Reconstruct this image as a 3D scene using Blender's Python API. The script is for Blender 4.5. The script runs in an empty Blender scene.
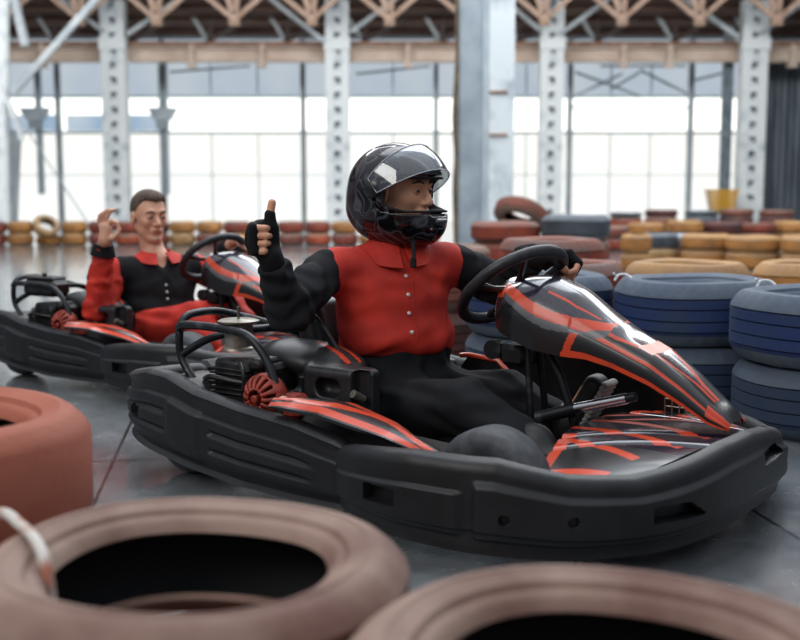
import bpy, math, random
import numpy as np
from mathutils import Vector, Matrix
random.seed(7)
PI = math.pi
scene = bpy.context.scene
COL = scene.collection

# ------------------------------------------------------------------ materials
def lin(h):
    h = h.lstrip('#'); out = []
    for i in (0, 2, 4):
        c = int(h[i:i+2], 16)/255.
        out.append(c/12.92 if c <= .04045 else ((c+.055)/1.055)**2.4)
    return tuple(out)+(1.,)
MATS = {}
def mat(name, col, rough=.6, metal=0., col2=None, nscale=8., lo=.4, hi=.6, bump=0., bscale=60., coat=0., detail=4., stretch=(1,1,1), spec=.5, bdist=.01):
    if name in MATS: return MATS[name]
    m = bpy.data.materials.new(name); m.use_nodes = True
    nt = m.node_tree; b = nt.nodes['Principled BSDF']
    b.inputs['Base Color'].default_value = lin(col)
    b.inputs['Roughness'].default_value = rough; b.inputs['Metallic'].default_value = metal
    b.inputs['Specular IOR Level'].default_value = spec
    b.inputs['Coat Weight'].default_value = coat; b.inputs['Coat Roughness'].default_value = .08
    tc = nt.nodes.new('ShaderNodeTexCoord'); mp = nt.nodes.new('ShaderNodeMapping')
    mp.inputs['Scale'].default_value = stretch
    nt.links.new(tc.outputs['Object'], mp.inputs['Vector'])
    if col2:
        n = nt.nodes.new('ShaderNodeTexNoise'); n.inputs['Scale'].default_value = nscale; n.inputs['Detail'].default_value = detail
        r = nt.nodes.new('ShaderNodeValToRGB')
        r.color_ramp.elements[0].position = lo; r.color_ramp.elements[1].position = hi
        r.color_ramp.elements[0].color = lin(col); r.color_ramp.elements[1].color = lin(col2)
        nt.links.new(mp.outputs[0], n.inputs['Vector']); nt.links.new(n.outputs[0], r.inputs[0]); nt.links.new(r.outputs[0], b.inputs['Base Color'])
    if bump:
        n2 = nt.nodes.new('ShaderNodeTexNoise'); n2.inputs['Scale'].default_value = bscale; n2.inputs['Detail'].default_value = 5
        bp = nt.nodes.new('ShaderNodeBump'); bp.inputs['Strength'].default_value = bump; bp.inputs['Distance'].default_value = bdist
        nt.links.new(mp.outputs[0], n2.inputs['Vector']); nt.links.new(n2.outputs[0], bp.inputs['Height']); nt.links.new(bp.outputs[0], b.inputs['Normal'])
    MATS[name] = m
    return m
def emit(name, col, strength, col2=None, nscale=1.):
    m = bpy.data.materials.new(name); m.use_nodes = True
    nt = m.node_tree; nt.nodes.clear()
    e = nt.nodes.new('ShaderNodeEmission'); o = nt.nodes.new('ShaderNodeOutputMaterial')
    e.inputs[0].default_value = lin(col); e.inputs[1].default_value = strength
    if col2:
        tc = nt.nodes.new('ShaderNodeTexCoord'); n = nt.nodes.new('ShaderNodeTexNoise'); n.inputs['Scale'].default_value = nscale
        r = nt.nodes.new('ShaderNodeValToRGB'); r.color_ramp.elements[0].position = .4; r.color_ramp.elements[1].position = .65
        r.color_ramp.elements[0].color = lin(col); r.color_ramp.elements[1].color = lin(col2)
        nt.links.new(tc.outputs['Object'], n.inputs['Vector']); nt.links.new(n.outputs[0], r.inputs[0]); nt.links.new(r.outputs[0], e.inputs[0])
    nt.links.new(e.outputs[0], o.inputs[0]); MATS[name] = m
    return m

# ------------------------------------------------------------------ mesh helpers
def mesh_np(name, V, F, mats, smooth=True, fm=None):
    """V (n,3), F list of tuples or (m,4) array"""
    me = bpy.data.meshes.new(name)
    V = np.asarray(V, dtype=np.float32)
    if isinstance(F, np.ndarray):
        n, k = F.shape
        me.vertices.add(len(V)); me.vertices.foreach_set('co', V.ravel())
        me.loops.add(n*k); me.loops.foreach_set('vertex_index', F.astype(np.int32).ravel())
        me.polygons.add(n); me.polygons.foreach_set('loop_start', np.arange(n, dtype=np.int32)*k)
        me.update(calc_edges=True)
    else:
        me.from_pydata([tuple(map(float, v)) for v in V], [], [tuple(f) for f in F])
    if not isinstance(mats, (list, tuple)): mats = [mats]
    for m in mats: me.materials.append(m)
    if fm is not None: me.polygons.foreach_set('material_index', np.asarray(fm, dtype=np.int32))
    me.polygons.foreach_set('use_smooth', np.full(len(me.polygons), bool(smooth)))
    me.validate(); me.update()
    return me
def obj(name, me, parent=None, loc=None, rot=None):
    o = bpy.data.objects.new(name, me); COL.objects.link(o)
    if parent: o.parent = parent
    if loc is not None: o.location = loc
    if rot is not None: o.rotation_euler = rot
    return o
def tag(o, label, cat, group=None, kind=None):
    o['label'] = label; o['category'] = cat
    if group: o['group'] = group
    if kind: o['kind'] = kind
    return o
def empty(name, loc=(0,0,0), rz=0., label=None, cat=None, group=None):
    o = bpy.data.objects.new(name, None); COL.objects.link(o)
    o.location = loc; o.rotation_euler = (0,0,rz); o.empty_display_size = .1
    if label: tag(o, label, cat, group)
    return o
def recalc(me):
    import bmesh
    b = bmesh.new(); b.from_mesh(me); bmesh.ops.recalc_face_normals(b, faces=b.faces); b.to_mesh(me); b.free(); return me
class MB:
    """collects shapes in ONE mesh"""
    def __init__(s): s.V = []; s.F = []; s.M = []
    def add(s, V, F, m=0):
        k = len(s.V); s.V += [tuple(v) for v in V]; s.F += [tuple(i+k for i in f) for f in F]; s.M += [m]*len(F); return s
    def box(s, lo, hi, m=0, mtx=None, bev=0.):
        x0,y0,z0 = lo; x1,y1,z1 = hi
        if bev > 0:
            V = []; c = min(bev, (x1-x0)/2.01, (y1-y0)/2.01, (z1-z0)/2.01)
            V = []
            idx = {}
            for sx in (0,1):
                for sy in (0,1):
                    for sz in (0,1):
                        p = [x1 if sx else x0, y1 if sy else y0, z1 if sz else z0]
                        d = [-c if sx else c, -c if sy else c, -c if sz else c]
                        for ax in range(3):
                            q = [p[i]+(d[i] if i != ax else 0) for i in range(3)]
                            idx[(sx,sy,sz,ax)] = len(V); V.append(q)
            F = []
            for ax in range(3):
                o1, o2 = [a for a in range(3) if a != ax]
                for sd in (0,1):
                    f = []
                    for (a, b) in ((0,0),(1,0),(1,1),(0,1)):
                        k = [0,0,0]; k[ax] = sd; k[o1] = a; k[o2] = b; f.append(idx[(*k, ax)])
                    F.append(f)
                for a in (0,1):
                    for b in (0,1):
                        k0 = [0,0,0]; k0[o1] = a; k0[o2] = b; k1 = list(k0); k1[ax] = 1
                        F.append([idx[(*k0,o1)], idx[(*k1,o1)], idx[(*k1,o2)], idx[(*k0,o2)]])
            for sx in (0,1):
                for sy in (0,1):
                    for sz in (0,1): F.append([idx[(sx,sy,sz,a)] for a in range(3)])
        else:
            V = [(x0,y0,z0),(x1,y0,z0),(x1,y1,z0),(x0,y1,z0),(x0,y0,z1),(x1,y0,z1),(x1,y1,z1),(x0,y1,z1)]
            F = [(0,3,2,1),(4,5,6,7),(0,1,5,4),(1,2,6,5),(2,3,7,6),(3,0,4,7)]
        if mtx is not None: V = [tuple(mtx @ Vector(v)) for v in V]
        return s.add(V, F, m)
    def beam(s, a, b, w, h, m=0):
        a = Vector(a); b = Vector(b); d = b-a; L = d.length
        q = d.to_track_quat('X', 'Z').to_matrix().to_4x4(); M = Matrix.Translation(a) @ q
        return s.box((0,-w/2,-h/2), (L,w/2,h/2), m, M)
    def tube(s, pts, r, n=10, m=0, cap=True, smooth=0, closed=False):
        V, F = tube_vf(pts, r, n, cap, smooth, closed); return s.add(V, F, m)
    def lathe(s, prof, n=32, m=0, mtx=None, closed=False):
        V = []; F = []
        for (r, z) in prof:
            for i in range(n):
                a = 2*PI*i/n; V.append((r*math.cos(a), r*math.sin(a), z))
        k = len(prof); rng = k if closed else k-1
        for j in range(rng):
            for i in range(n):
                F.append((j*n+i, j*n+(i+1)%n, ((j+1)%k)*n+(i+1)%n, ((j+1)%k)*n+i))
        if mtx is not None: V = [tuple(mtx @ Vector(v)) for v in V]
        return s.add(V, F, m)
    def mesh(s, name, mats, smooth=False, fix=True):
        me = mesh_np(name, s.V, s.F, mats, smooth, s.M)
        if fix: recalc(me)
        if smooth == 'auto': autosmooth(me)
        return me
    def build(s, name, mats, parent=None, smooth=False, **k):
        return obj(name, s.mesh(name, mats, smooth), parent, **k)
def autosmooth(me, ang=.7):
    me.polygons.foreach_set('use_smooth', np.full(len(me.polygons), True))
    me.set_sharp_from_angle(angle=ang)
def catmull(pts, k, closed=False):
    P = [Vector(p) for p in pts]; n = len(P); out = []
    rng = range(n) if closed else range(n-1)
    for i in rng:
        p0 = P[(i-1) % n] if closed or i > 0 else P[0]*2-P[1]
        p1 = P[i]; p2 = P[(i+1) % n]
        p3 = P[(i+2) % n] if closed or i < n-2 else P[-1]*2-P[-2]
        for j in range(k):
            t = j/k
            out.append(.5*((2*p1)+(p2-p0)*t+(2*p0-5*p1+4*p2-p3)*t*t+(3*p1-p0-3*p2+p3)*t*t*t))
    if not closed: out.append(P[-1])
    return out
def tube_vf(pts, r, n=10, cap=True, smooth=0, closed=False):
    P = catmull(pts, smooth, closed) if smooth else [Vector(p) for p in pts]
    m = len(P); V = []; F = []
    rr = r if isinstance(r, (list, tuple)) else [r]*2
    up = None
    for i, p in enumerate(P):
        if closed: t = (P[(i+1) % m]-P[i-1]).normalized()
        else: t = (P[min(i+1, m-1)]-P[max(i-1, 0)]).normalized()
        if up is None:
            up = Vector((0,0,1)) if abs(t.z) < .9 else Vector((1,0,0))
        up = (up-t*up.dot(t)).normalized(); sd = t.cross(up)
        f = i/(m-1)*(len(rr)-1); k = min(int(f), len(rr)-2); R = rr[k]+(rr[k+1]-rr[k])*(f-k)
        for j in range(n):
            a = 2*PI*j/n; V.append(tuple(p+up*(R*math.cos(a))+sd*(R*math.sin(a))))
    for i in range(m if closed else m-1):
        for j in range(n):
            F.append((i*n+j, i*n+(j+1) % n, ((i+1) % m)*n+(j+1) % n, ((i+1) % m)*n+j))
    if cap and not closed: F += [tuple(range(n))[::-1], tuple(range((m-1)*n, m*n))]
    return V, F

# ------------------------------------------------------------------ signed distance modelling
def lo_hi(pts, pad):
    a = np.array(pts); return a.min(0)-pad, a.max(0)+pad
def surf(fn, lo, hi, h):
    """surface nets over a sampled distance field, evaluated only in blocks near the surface"""
    lo = np.array(lo, float); hi = np.array(hi, float)
    n = np.ceil((hi-lo)/h).astype(int)+1
    ax = [(lo[i]+h*np.arange(n[i])).astype(np.float32) for i in range(3)]
    B = 16; f = np.ones(n, np.float32)
    nb = (n+B-1)//B
    cen = np.meshgrid(*[np.minimum(lo[i]+h*(np.arange(nb[i])*B+B/2), hi[i]) for i in range(3)], indexing='ij')
    fc = fn(cen); lim = h*B*.87*1.6+.012
    for i, j, k in np.argwhere(np.abs(fc) < lim):
        sl = tuple(slice(q*B, min((q+1)*B, n[a])) for a, q in enumerate((i, j, k)))
        f[sl] = fn(np.meshgrid(ax[0][sl[0]], ax[1][sl[1]], ax[2][sl[2]], indexing='ij'))
    for i, j, k in np.argwhere(fc <= -lim):
        f[i*B:(i+1)*B, j*B:(j+1)*B, k*B:(k+1)*B] = -1
    f[0], f[-1], f[:,0], f[:,-1], f[:,:,0], f[:,:,-1] = 1,1,1,1,1,1
    s = f < 0; strd = np.array([n[1]*n[2], n[2], 1]); quads = []; ids = []; poss = []
    for a in range(3):
        sl0 = [slice(None)]*3; sl1 = [slice(None)]*3; sl0[a] = slice(0,-1); sl1[a] = slice(1,None)
        A = f[tuple(sl0)]; Bq = f[tuple(sl1)]; cr = s[tuple(sl0)] != s[tuple(sl1)]
        idx = np.argwhere(cr); fa = A[cr]; fb = Bq[cr]
        pos = idx.astype(float); pos[:,a] += fa/(fa-fb)
        u, v = (a+1) % 3, (a+2) % 3; q4 = []
        for du, dv in ((0,0),(-1,0),(-1,-1),(0,-1)):
            q = idx.copy(); q[:,u] += du; q[:,v] += dv
            fl = q @ strd; q4.append(fl); ids.append(fl); poss.append(pos)
        Q = np.stack(q4, 1); flip = ~(fa < 0); Q[flip] = Q[flip][:, ::-1]; quads.append(Q)
    ids = np.concatenate(ids); poss = np.concatenate(poss)
    uq, inv = np.unique(ids, return_inverse=True); cnt = np.bincount(inv)
    V = np.stack([np.bincount(inv, weights=poss[:,k])/cnt for k in range(3)], 1)
    F = np.searchsorted(uq, np.concatenate(quads))
    return lo+h*V, F
def cap(P, a, b, r1, r2=None):
    r2 = r1 if r2 is None else r2
    a = np.array(a, float); b = np.array(b, float); ab = b-a; L = (ab**2).sum()
    d = [P[i]-a[i] for i in range(3)]
    t = np.clip((d[0]*ab[0]+d[1]*ab[1]+d[2]*ab[2])/L, 0, 1)
    return np.sqrt(sum((d[i]-t*ab[i])**2 for i in range(3)))-(r1+(r2-r1)*t)
def frame(P, c, R=None):
    d = [P[i]-c[i] for i in range(3)]
    if R is None: return d
    return [d[0]*R[k][0]+d[1]*R[k][1]+d[2]*R[k][2] for k in range(3)]   # R rows: local axes
def ell(P, c, r, R=None):
    d = frame(P, c, R)
    k0 = np.sqrt(sum((d[i]/r[i])**2 for i in range(3))); k1 = np.sqrt(sum((d[i]/r[i]**2)**2 for i in range(3)))
    return k0*(k0-1)/np.maximum(k1, 1e-6)
def rbox(P, c, hs, r, R=None):
    d = frame(P, c, R); q = [np.abs(d[i])-(hs[i]-r) for i in range(3)]
    return np.sqrt(sum(np.maximum(k, 0)**2 for k in q))+np.minimum(np.maximum(np.maximum(q[0], q[1]), q[2]), 0)-r
def smin(a, b, k=.02):
    h = np.clip(.5+.5*(b-a)/k, 0, 1); return b+(a-b)*h-k*h*(1-h)
def smax(a, b, k=.02): return -smin(-a, -b, k)
def su(lst, k=.02):
    o = lst[0]
    for x in lst[1:]: o = smin(o, x, k)
    return o
def folds(P, amp, f=1., seed=0.):
    x, y, z = [p*f for p in P]
    w = np.sin(23*x+7*np.sin(19*z+seed)+seed)+np.sin(31*z+6*np.sin(17*y+seed*2)+12*x)+.8*np.sin(41*y+5*np.sin(29*z)+20*x+seed)
    w2 = np.sin(67*z+30*x+4*np.sin(37*y+seed))*.45
    return amp*(w/2.8+w2)
def sdf_obj(name, fn, lo, hi, h, mats, parent=None, fm=None, off=(0,0,0), smooth=True):
    V, F = surf(fn, lo, hi, h)
    m = None
    if fm is not None: m = fm(V[F].mean(1))
    V = V-np.array(off)
    return obj(name, mesh_np(name, V, F, mats, smooth, m), parent)
def march(fn, o, d, tmax=.5):
    o = np.array(o, float); d = np.array(d, float); d /= np.linalg.norm(d)
    t = np.linspace(0, tmax, 600); P = [o[i]+d[i]*t for i in range(3)]
    f = fn(P); k = np.argmax(f < 0)
    return tuple(o+d*t[k]) if (f < 0).any() else None
def grid_vf(G):
    """G (a,b,3) -> V,F quads"""
    a, b = G.shape[:2]; V = G.reshape(-1, 3); i = np.arange(a-1)[:,None]*b+np.arange(b-1)[None]
    F = np.stack([i, i+1, i+b+1, i+b], -1).reshape(-1, 4); return V, F
def slab(name, G, th, mats, parent, fmfun=None, nrm=None):
    """thick sheet from a grid of points"""
    a, b = G.shape[:2]
    if nrm is None:
        du = np.gradient(G, axis=0); dv = np.gradient(G, axis=1); nrm = np.cross(du, dv); nrm /= np.linalg.norm(nrm, axis=2, keepdims=True)+1e-9
    V1, F1 = grid_vf(G); V2, _ = grid_vf(G-nrm*th); n = len(V1)
    rim = [i*b for i in range(a)]+[(a-1)*b+j for j in range(1, b)]+[i*b+b-1 for i in range(a-2, -1, -1)]+[j for j in range(b-2, 0, -1)]
    R = np.array([(rim[k], rim[(k+1) % len(rim)], rim[(k+1) % len(rim)]+n, rim[k]+n) for k in range(len(rim))])
    F = np.concatenate([F1, F1[:, ::-1]+n, R])
    V = np.concatenate([V1, V2]); fm = None
    if fmfun is not None:
        ii, jj = np.meshgrid(np.arange(a-1), np.arange(b-1), indexing='ij')
        top = fmfun(ii.ravel(), jj.ravel(), V1[F1].mean(1)); fm = np.concatenate([top, top, np.zeros(len(R))])
    me = mesh_np(name, V, F, mats, True, fm); recalc(me); autosmooth(me, .9)
    return obj(name, me, parent)

# ------------------------------------------------------------------ palette
plastic = mat('scuffed black plastic', '131416', .45, spec=.4, col2='1e1f22', nscale=9, lo=.45, hi=.75, bump=.25, bscale=35, bdist=.004)
plastic2 = mat('black moulded plastic', '131416', .42, spec=.4, col2='202225', nscale=14, lo=.5, hi=.8, bump=.15, bscale=80, bdist=.002)
gloss_black = mat('glossy black paint', '121316', .34, coat=.25)
steel_dark = mat('worn black steel', '26282b', .4, .6, col2='5a5c5e', nscale=22, lo=.55, hi=.8)
chrome = mat('bright steel', 'c8c9cc', .22, 1.)
alu = mat('dull aluminium', '9b978c', .42, .8, col2='6f6a5e', nscale=18)
orange = mat('orange decal', 'cc4220', .34, coat=.3, col2='ad381d', nscale=25, lo=.5, hi=.8)
grey_decal = mat('grey decal', '55575b', .35, coat=.4)
carbon = mat('purple black carbon decal', '1d1a26', .22, coat=.8, col2='2c2737', nscale=160, lo=.48, hi=.52)
pale_decal = mat('pale pink decal', 'e8b0a0', .4)
rubber = mat('kart tyre rubber', '33363a', .62, col2='45484c', nscale=30, bump=.2, bscale=200, bdist=.002)
engine_black = mat('sooty engine metal', '141416', .45, .3, col2='2c2b2a', nscale=30)
engine_red = mat('orange red engine cover', '933322', .5, col2='5c261e', nscale=30, lo=.5, hi=.75)

# ================================================================== THE KART
TH1 = math.radians(36); K1 = (.106, 3.281); TH2 = math.radians(30); K2 = (-1.06, 5.15)

def path_frame(pts, k, n):
    """smooth plan path resampled to n points with outward normals (pts run so that outward is to the right of travel)"""
    C = np.array([(p.x, p.y) for p in catmull([(x, y, 0) for x, y in pts], k)])
    d = np.r_[0, np.cumsum(np.linalg.norm(np.diff(C, axis=0), axis=1))]
    s = np.linspace(0, d[-1], n); X = np.interp(s, d, C[:,0]); Y = np.interp(s, d, C[:,1])
    t = np.stack([np.gradient(X), np.gradient(Y)], 1); t /= np.linalg.norm(t, axis=1, keepdims=True)
    for _ in range(3): t[1:-1] = (t[:-2]+t[1:-1]+t[2:])/3
    nr = np.stack([t[:,1], -t[:,0]], 1)
    return s, np.stack([X, Y], 1), nr
def bumper(name, pts, z0f, z1f, parent, disp, mats=None, w=.085, n=420, rows=44, lean=.0):
    s, P, N = path_frame(pts, 24, n); L = s[-1]
    G = []
    for i in range(n):
        u = s[i]/L; x, y = P[i]; z0 = z0f(u); z1 = z1f(u); e = min(1., math.sqrt(max(0, 1-(1-min(1, min(s[i], L-s[i])/.045))**2))) if True else 1
        zc = (z0+z1)/2; ww = w
        base = [(-ww, zc), (-ww, z0+.03), (-ww+.02, z0+.004), (-.035, z0), (-.012, z0+.007)]
        outer = []
        for r in range(rows):
            f = r/(rows-1); z = z0+.02+(z1-z0-.048)*f
            o = -.004*abs(2*f-1)**3 + lean*f
            o += disp(s[i], u, z, f); outer.append((o, z))
        top = [(-.008+lean, z1-.012), (-.022+lean, z1-.002), (-.045+lean, z1+.001), (-ww+.012+lean, z1-.004), (-ww, z1-.022)]
        prof = base+outer+top
        if e < 1:
            prof = [(-ww/2+(o+ww/2)*e, zc+(z-zc)*(.35+.65*e)) for o, z in prof]
        G.append([(x+N[i][0]*o, y+N[i][1]*o, z) for o, z in prof])
    G = np.array(G); a, b = G.shape[:2]; V = G.reshape(-1, 3)
    i = np.arange(a-1)[:,None]*b; j = np.arange(b)[None]; j2 = (j+1) % b
    F = np.stack([i+j, i+j2, i+b+j2, i+b+j], -1).reshape(-1, 4)
    F = [tuple(f) for f in F.tolist()]+[tuple(range(b)), tuple(range((a-1)*b, a*b))[::-1]]
    me = mesh_np(name, V, F, mats or [plastic], True); recalc(me); autosmooth(me, .75)
    return obj(name, me, parent)
def interp(tab):
    xs = [t[0] for t in tab]; ys = [t[1] for t in tab]
    return lambda u: float(np.interp(u, xs, ys))
def sstep(a, b, x):
    t = min(1, max(0, (x-a)/(b-a))); return t*t*(3-2*t)
def slotf(s, z, s0, s1, z0, z1, depth=.03, arrow=0):
    zz0 = z0; zz1 = z1
    if arrow and s > s1-arrow: f = (s1-s)/arrow; mid = z0; zz1 = z0+(z1-z0)*max(f, 0)
    return -depth if (s0 < s < s1 and zz0 < z < zz1) else 0.

def build_kart(name, loc, rz, label, group):
    root = empty(name, loc, rz, label, 'go-kart', group)
    # ---- front bumper
    half = [(.09,.60),(.2,.665),(.35,.70),(.45,.70),(.56,.685),(.68,.635),(.80,.55),(.90,.42),(.948,.28),(.968,.13)]
    pts = [(x,-y) for x, y in half]+[(.972,0)]+[(x,y) for x, y in half[::-1]]
    # path from near rear, forward, round the front to the far side; outward is right of travel
    z1 = interp([(0,.215),(.05,.235),(.12,.256),(.2,.256),(.26,.224),(.32,.216),(.38,.232),(.44,.250),(.5,.250),(.56,.232),(.62,.198),(.68,.175),(.74,.178),(.8,.2),(.88,.215),(.95,.215),(1,.21)])
    z0 = interp([(0,.06),(.1,.04),(.25,.03),(.4,.035),(.5,.045),(.6,.035),(.75,.03),(.9,.04),(1,.06)])
    def disp(s, u, z, f):
        L = TOT[0]; sm = min(s, L-s); o = 0.
        # moulded side panel outline and front shield
        edge = .50+.0*z
        o += .012*sstep(edge-.008, edge+.010, sm)*(1-sstep(.80, .92, f))*sstep(.10, .16, f)
        if sm < edge: o += .010*sstep(.10,.2,f)*(1-sstep(.70,.76,f))*sstep(.02,.09,sm)*(1-sstep(edge-.05, edge-.02, sm))
        o += slotf(sm, z, .20, .30, .125, .165, .03)
        o += slotf(sm, z, L/2-.46, L/2-.30, .115, .152, .035, .06)+slotf(s, z, L/2+.02, L/2+.20, .165, .195, .03, .04)
        for c in (.57,.72):
            if (sm-c)**2+(z-.13)**2 < .011**2: o -= .014
        if f < .28: o -= .010*(1-sstep(.2,.28,f))
        return o
    TOT = [path_frame(pts, 24, 420)[0][-1]]
    bumper('front_bumper', pts, z0, z1, root, disp, w=.062, n=760, rows=72)
    # ---- side mouldings wrapping to the rear
    for sg in (-1, 1):
        half = [(-.885,.10),(-.91,.24),(-.90,.36),(-.84,.465),(-.73,.525),(-.56,.555),(-.40,.570),(-.22,.585),(-.05,.605),(.10,.612),(.165,.60)]
        pts = [(x, sg*y) for x, y in half]
        if sg > 0: pts = pts[::-1]
        a = interp([(0,.275),(.15,.285),(.3,.30),(.40,.325),(.47,.322),(.56,.288),(.7,.264),(.85,.252),(.95,.228),(1,.21)])
        b = interp([(0,.12),(.25,.105),(.4,.075),(.55,.05),(.7,.035),(1,.04)])
        z1 = a if sg < 0 else (lambda u, a=a: a(1-u)); z0 = b if sg < 0 else (lambda u, b=b: b(1-u))
        L = path_frame(pts, 24, 420)[0][-1]
        def disp2(s, u, z, f, sg=sg, L=L):
            ss = s if sg < 0 else L-s
            o = 0.
            rib = 0.
            for zc in (.33,.60):
                rib += math.exp(-((f-zc)/.045)**2)
            on = 1-sstep(.46*L, .475*L, ss)+sstep(.60*L, .62*L, ss)*(1-sstep(.86*L,.93*L,ss))
            o += -.012*rib*on
            o += .007*sstep(.475*L,.49*L,ss)*(1-sstep(.575*L,.595*L,ss))*sstep(.05,.12,f)*(1-sstep(.8,.88,f))
            if f > .80: o -= .012*sstep(.80,.84,f)
            o += slotf(ss, z, .33*L, .37*L, .175, .205, .03)
            if f < .3: o -= .02*(1-sstep(.0,.3,f))
            return o
        bumper('side_bumper', pts, z0, z1, root, disp2, w=.07, n=360)
    # ---- rear bumper bar
    m = MB()
    m.tube([(-.82,-.32,.2),(-.85,-.2,.2),(-.86,0,.2),(-.85,.2,.2),(-.82,.32,.2)], .016, 12, smooth=6)
    m.build('rear_bar', steel_dark, root, 'auto')
    m = MB(); m.box((-.90,-.13,.12),(-.83,.13,.28), bev=.02); m.build('rear_bumper', plastic, root)
    # ---- chassis rails, floor
    m = MB()
    for sg in (-1,1):
        m.tube([(-.78,sg*.28,.12),(-.4,sg*.3,.09),(0,sg*.32,.08),(.35,sg*.26,.08),(.62,sg*.2,.09),(.80,sg*.16,.10)], .015, 10, smooth=6)
        m.tube([(-.2,sg*.3,.10),(-.15,sg*.52,.12),(.12,sg*.54,.12),(.2,sg*.3,.10)], .012, 10, smooth=5)
    m.tube([(.45,-.42,.12),(.45,.42,.12)], .014); m.tube([(-.55,-.40,.14),(-.55,.40,.14)], .018); m.tube([(-.1,-.3,.085),(-.1,.3,.085)], .013)
    m.build('chassis', steel_dark, root, 'auto')
    m = MB(); m.box((-.15,-.30,.055),(.72,.30,.066)); m.build('floor_pan', plastic2, root)
    # ---- wheels
    wh = MB(); R = .13; w = .062
    prof = [(.062,-w+.012),(.08,-w+.004),(.105,-w),(.122,-w+.010),(.13,-w+.028),(.131,0),(.13,w-.028),(.122,w-.010),(.105,w),(.08,w-.004),(.062,w-.012)]
    X90 = Matrix.Rotation(PI/2, 4, 'X')
    wh.lathe(prof, 44, 0, X90, closed=True); tm = wh.mesh('tyre', [rubber], 'auto')
    rm = MB(); rm.lathe([(.0,-.03),(.03,-.03),(.055,-.048),(.066,-.05),(.066,.05),(.055,.048),(.03,.03),(.0,.03)], 28, 0, X90)
    rmm = rm.mesh('rim', [alu], 'auto')
    for (x, y, z, nm) in ((.49,-.47,.143,'front_wheel'),(.49,.47,.143,'front_wheel'),(-.60,-.40,.132,'rear_wheel'),(-.60,.40,.132,'rear_wheel')):
        t = obj(nm, tm, root, (x,y,z)); obj('rim', rmm, t)
        if nm == 'front_wheel': t.scale = (1.09,1,1.09); t.location.z = .145
    # ---- nose cone
    st = [(.232,.545,.525,.02),(.240,.570,.50,.055),(.255,.585,.48,.085),(.285,.596,.462,.108),(.33,.603,.448,.125),(.40,.594,.425,.132),(.48,.562,.415,.128),(.55,.525,.412,.118),(.62,.488,.395,.110),(.72,.440,.358,.102),(.80,.382,.315,.092),(.87,.322,.272,.082),(.903,.292,.262,.072),(.915,.275,.258,.06)]
    sx = [t[0] for t in st]; nu, nv = 260, 150
    us = np.linspace(0, 1, nu); xs = .232+(.915-.232)*us; vs = np.linspace(-1, 1, nv)
    from_tab = lambda k: np.interp(xs, sx, [t[k] for t in st])
    def sm(a, it=8):
        a = a.copy()
        for _ in range(it): a[1:-1] = (a[:-2]+2*a[1:-1]+a[2:])/4
        return a
    zc, zb, hw = sm(from_tab(1)), sm(from_tab(2)), sm(from_tab(3))
    G = np.zeros((nu, nv, 3)); ph = vs*PI/2
    ys = np.sign(vs)*np.abs(np.sin(ph))**.80; zs = np.maximum(np.cos(ph), 0)**.62
    bub = lambda X, v: .022*np.exp(-(((X-.43)/.11)**2)**1.5-((v/.5)**2)**1.5)
    for i in range(nu):
        G[i,:,0] = xs[i]; G[i,:,1] = hw[i]*ys
        crease = -.010*np.exp(-((np.abs(vs)-.66)/.07)**2)*(xs[i] > .5)
        G[i,:,2] = zb[i]+(zc[i]-zb[i])*zs+bub(xs[i], vs)+crease-.012*sstep(.6,.66,xs[i])*math.exp(0)*np.exp(-(vs/.3)**2)*(1-sstep(.86,.9,xs[i]))
    def nose_fm(i, j, c):
        x = xs[i]; v = vs[j]; a = np.abs(v); o = np.zeros(len(x)); hf = (c[:,2]-np.interp(x, xs, zb))/(np.interp(x, xs, zc)-np.interp(x, xs, zb))
        e = np.sqrt(((x-.435)/.18)**2+(v/.70)**2)
        o[:] = 0                                        # black gloss
        o[(a > .62) & (a < .70) & (x > .5)] = 1
        o[(hf < .13) & (x > .49)] = 1
        o[(a > .70) & (a < .74) & (x > .5)] = 2
        o[(np.abs(x-(.505+.05*(hf-.3))) < .010) & (a > .6)] = 1
        o[(e < 1.22) & (e > 1.10) & (x > .29)] = 2
        o[(e < 1.10) & (e > .90)] = 1
        o[e <= .90] = 3
        o[(e <= .84) & (np.abs(np.abs(v)-.40+.5*np.maximum(x-.5,0)*3) < .022) & (x > .42)] = 1
        o[(x < .285) & (a < .62)] = 1
        g = .50-(x-.62)*2.2
        o[(np.abs(a-np.clip(g, .06, .5)) < .05) & (x > .60) & (x < .86)] = 1
        o[(a < np.clip(g, .06, .5)-.05) & (x > .60) & (x < .86)] = 3
        o[(x > .675) & (x < .712) & (a < .40)] = 4
        o[(x > .86) & (a > .5) & (a < .9)] = 1
        return o
    me_o = slab('nose_cone', G, .006, [gloss_black, orange, grey_decal, carbon, pale_decal], root, nose_fm)
    tri = MB()
    # ---- front floor fairing with stripes
    nu, nv = 150, 300
    yy = np.linspace(-.48, .48, nv); G = np.zeros((nu, nv, 3))
    for j, y in enumerate(yy):
        xr = .505+.28*max(0, abs(y)-.12); xf = .912-.07*(abs(y)/.42)**2.5
        for i in range(nu):
            f = i/(nu-1); x = xr+(xf-xr)*f
            z = .222+.022*f-.045*abs(y/.46)**3+.012*math.sin(f*PI)-.055*sstep(.02, .30, y)*f
            for c in (.19,.30): z -= .012*math.exp(-((abs(y)+.35*(x-.5)-c-.02)/.012)**2)
            G[i,j] = (x, y, z)
    def stripe(c, p, q, w):
        p = np.array(p); q = np.array(q); d = q-p; L = np.linalg.norm(d); d = d/L
        r = c[:,:2]-p; t = r@d; return (np.abs(r[:,0]*d[1]-r[:,1]*d[0]) < w) & (t > 0) & (t < L)
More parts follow.
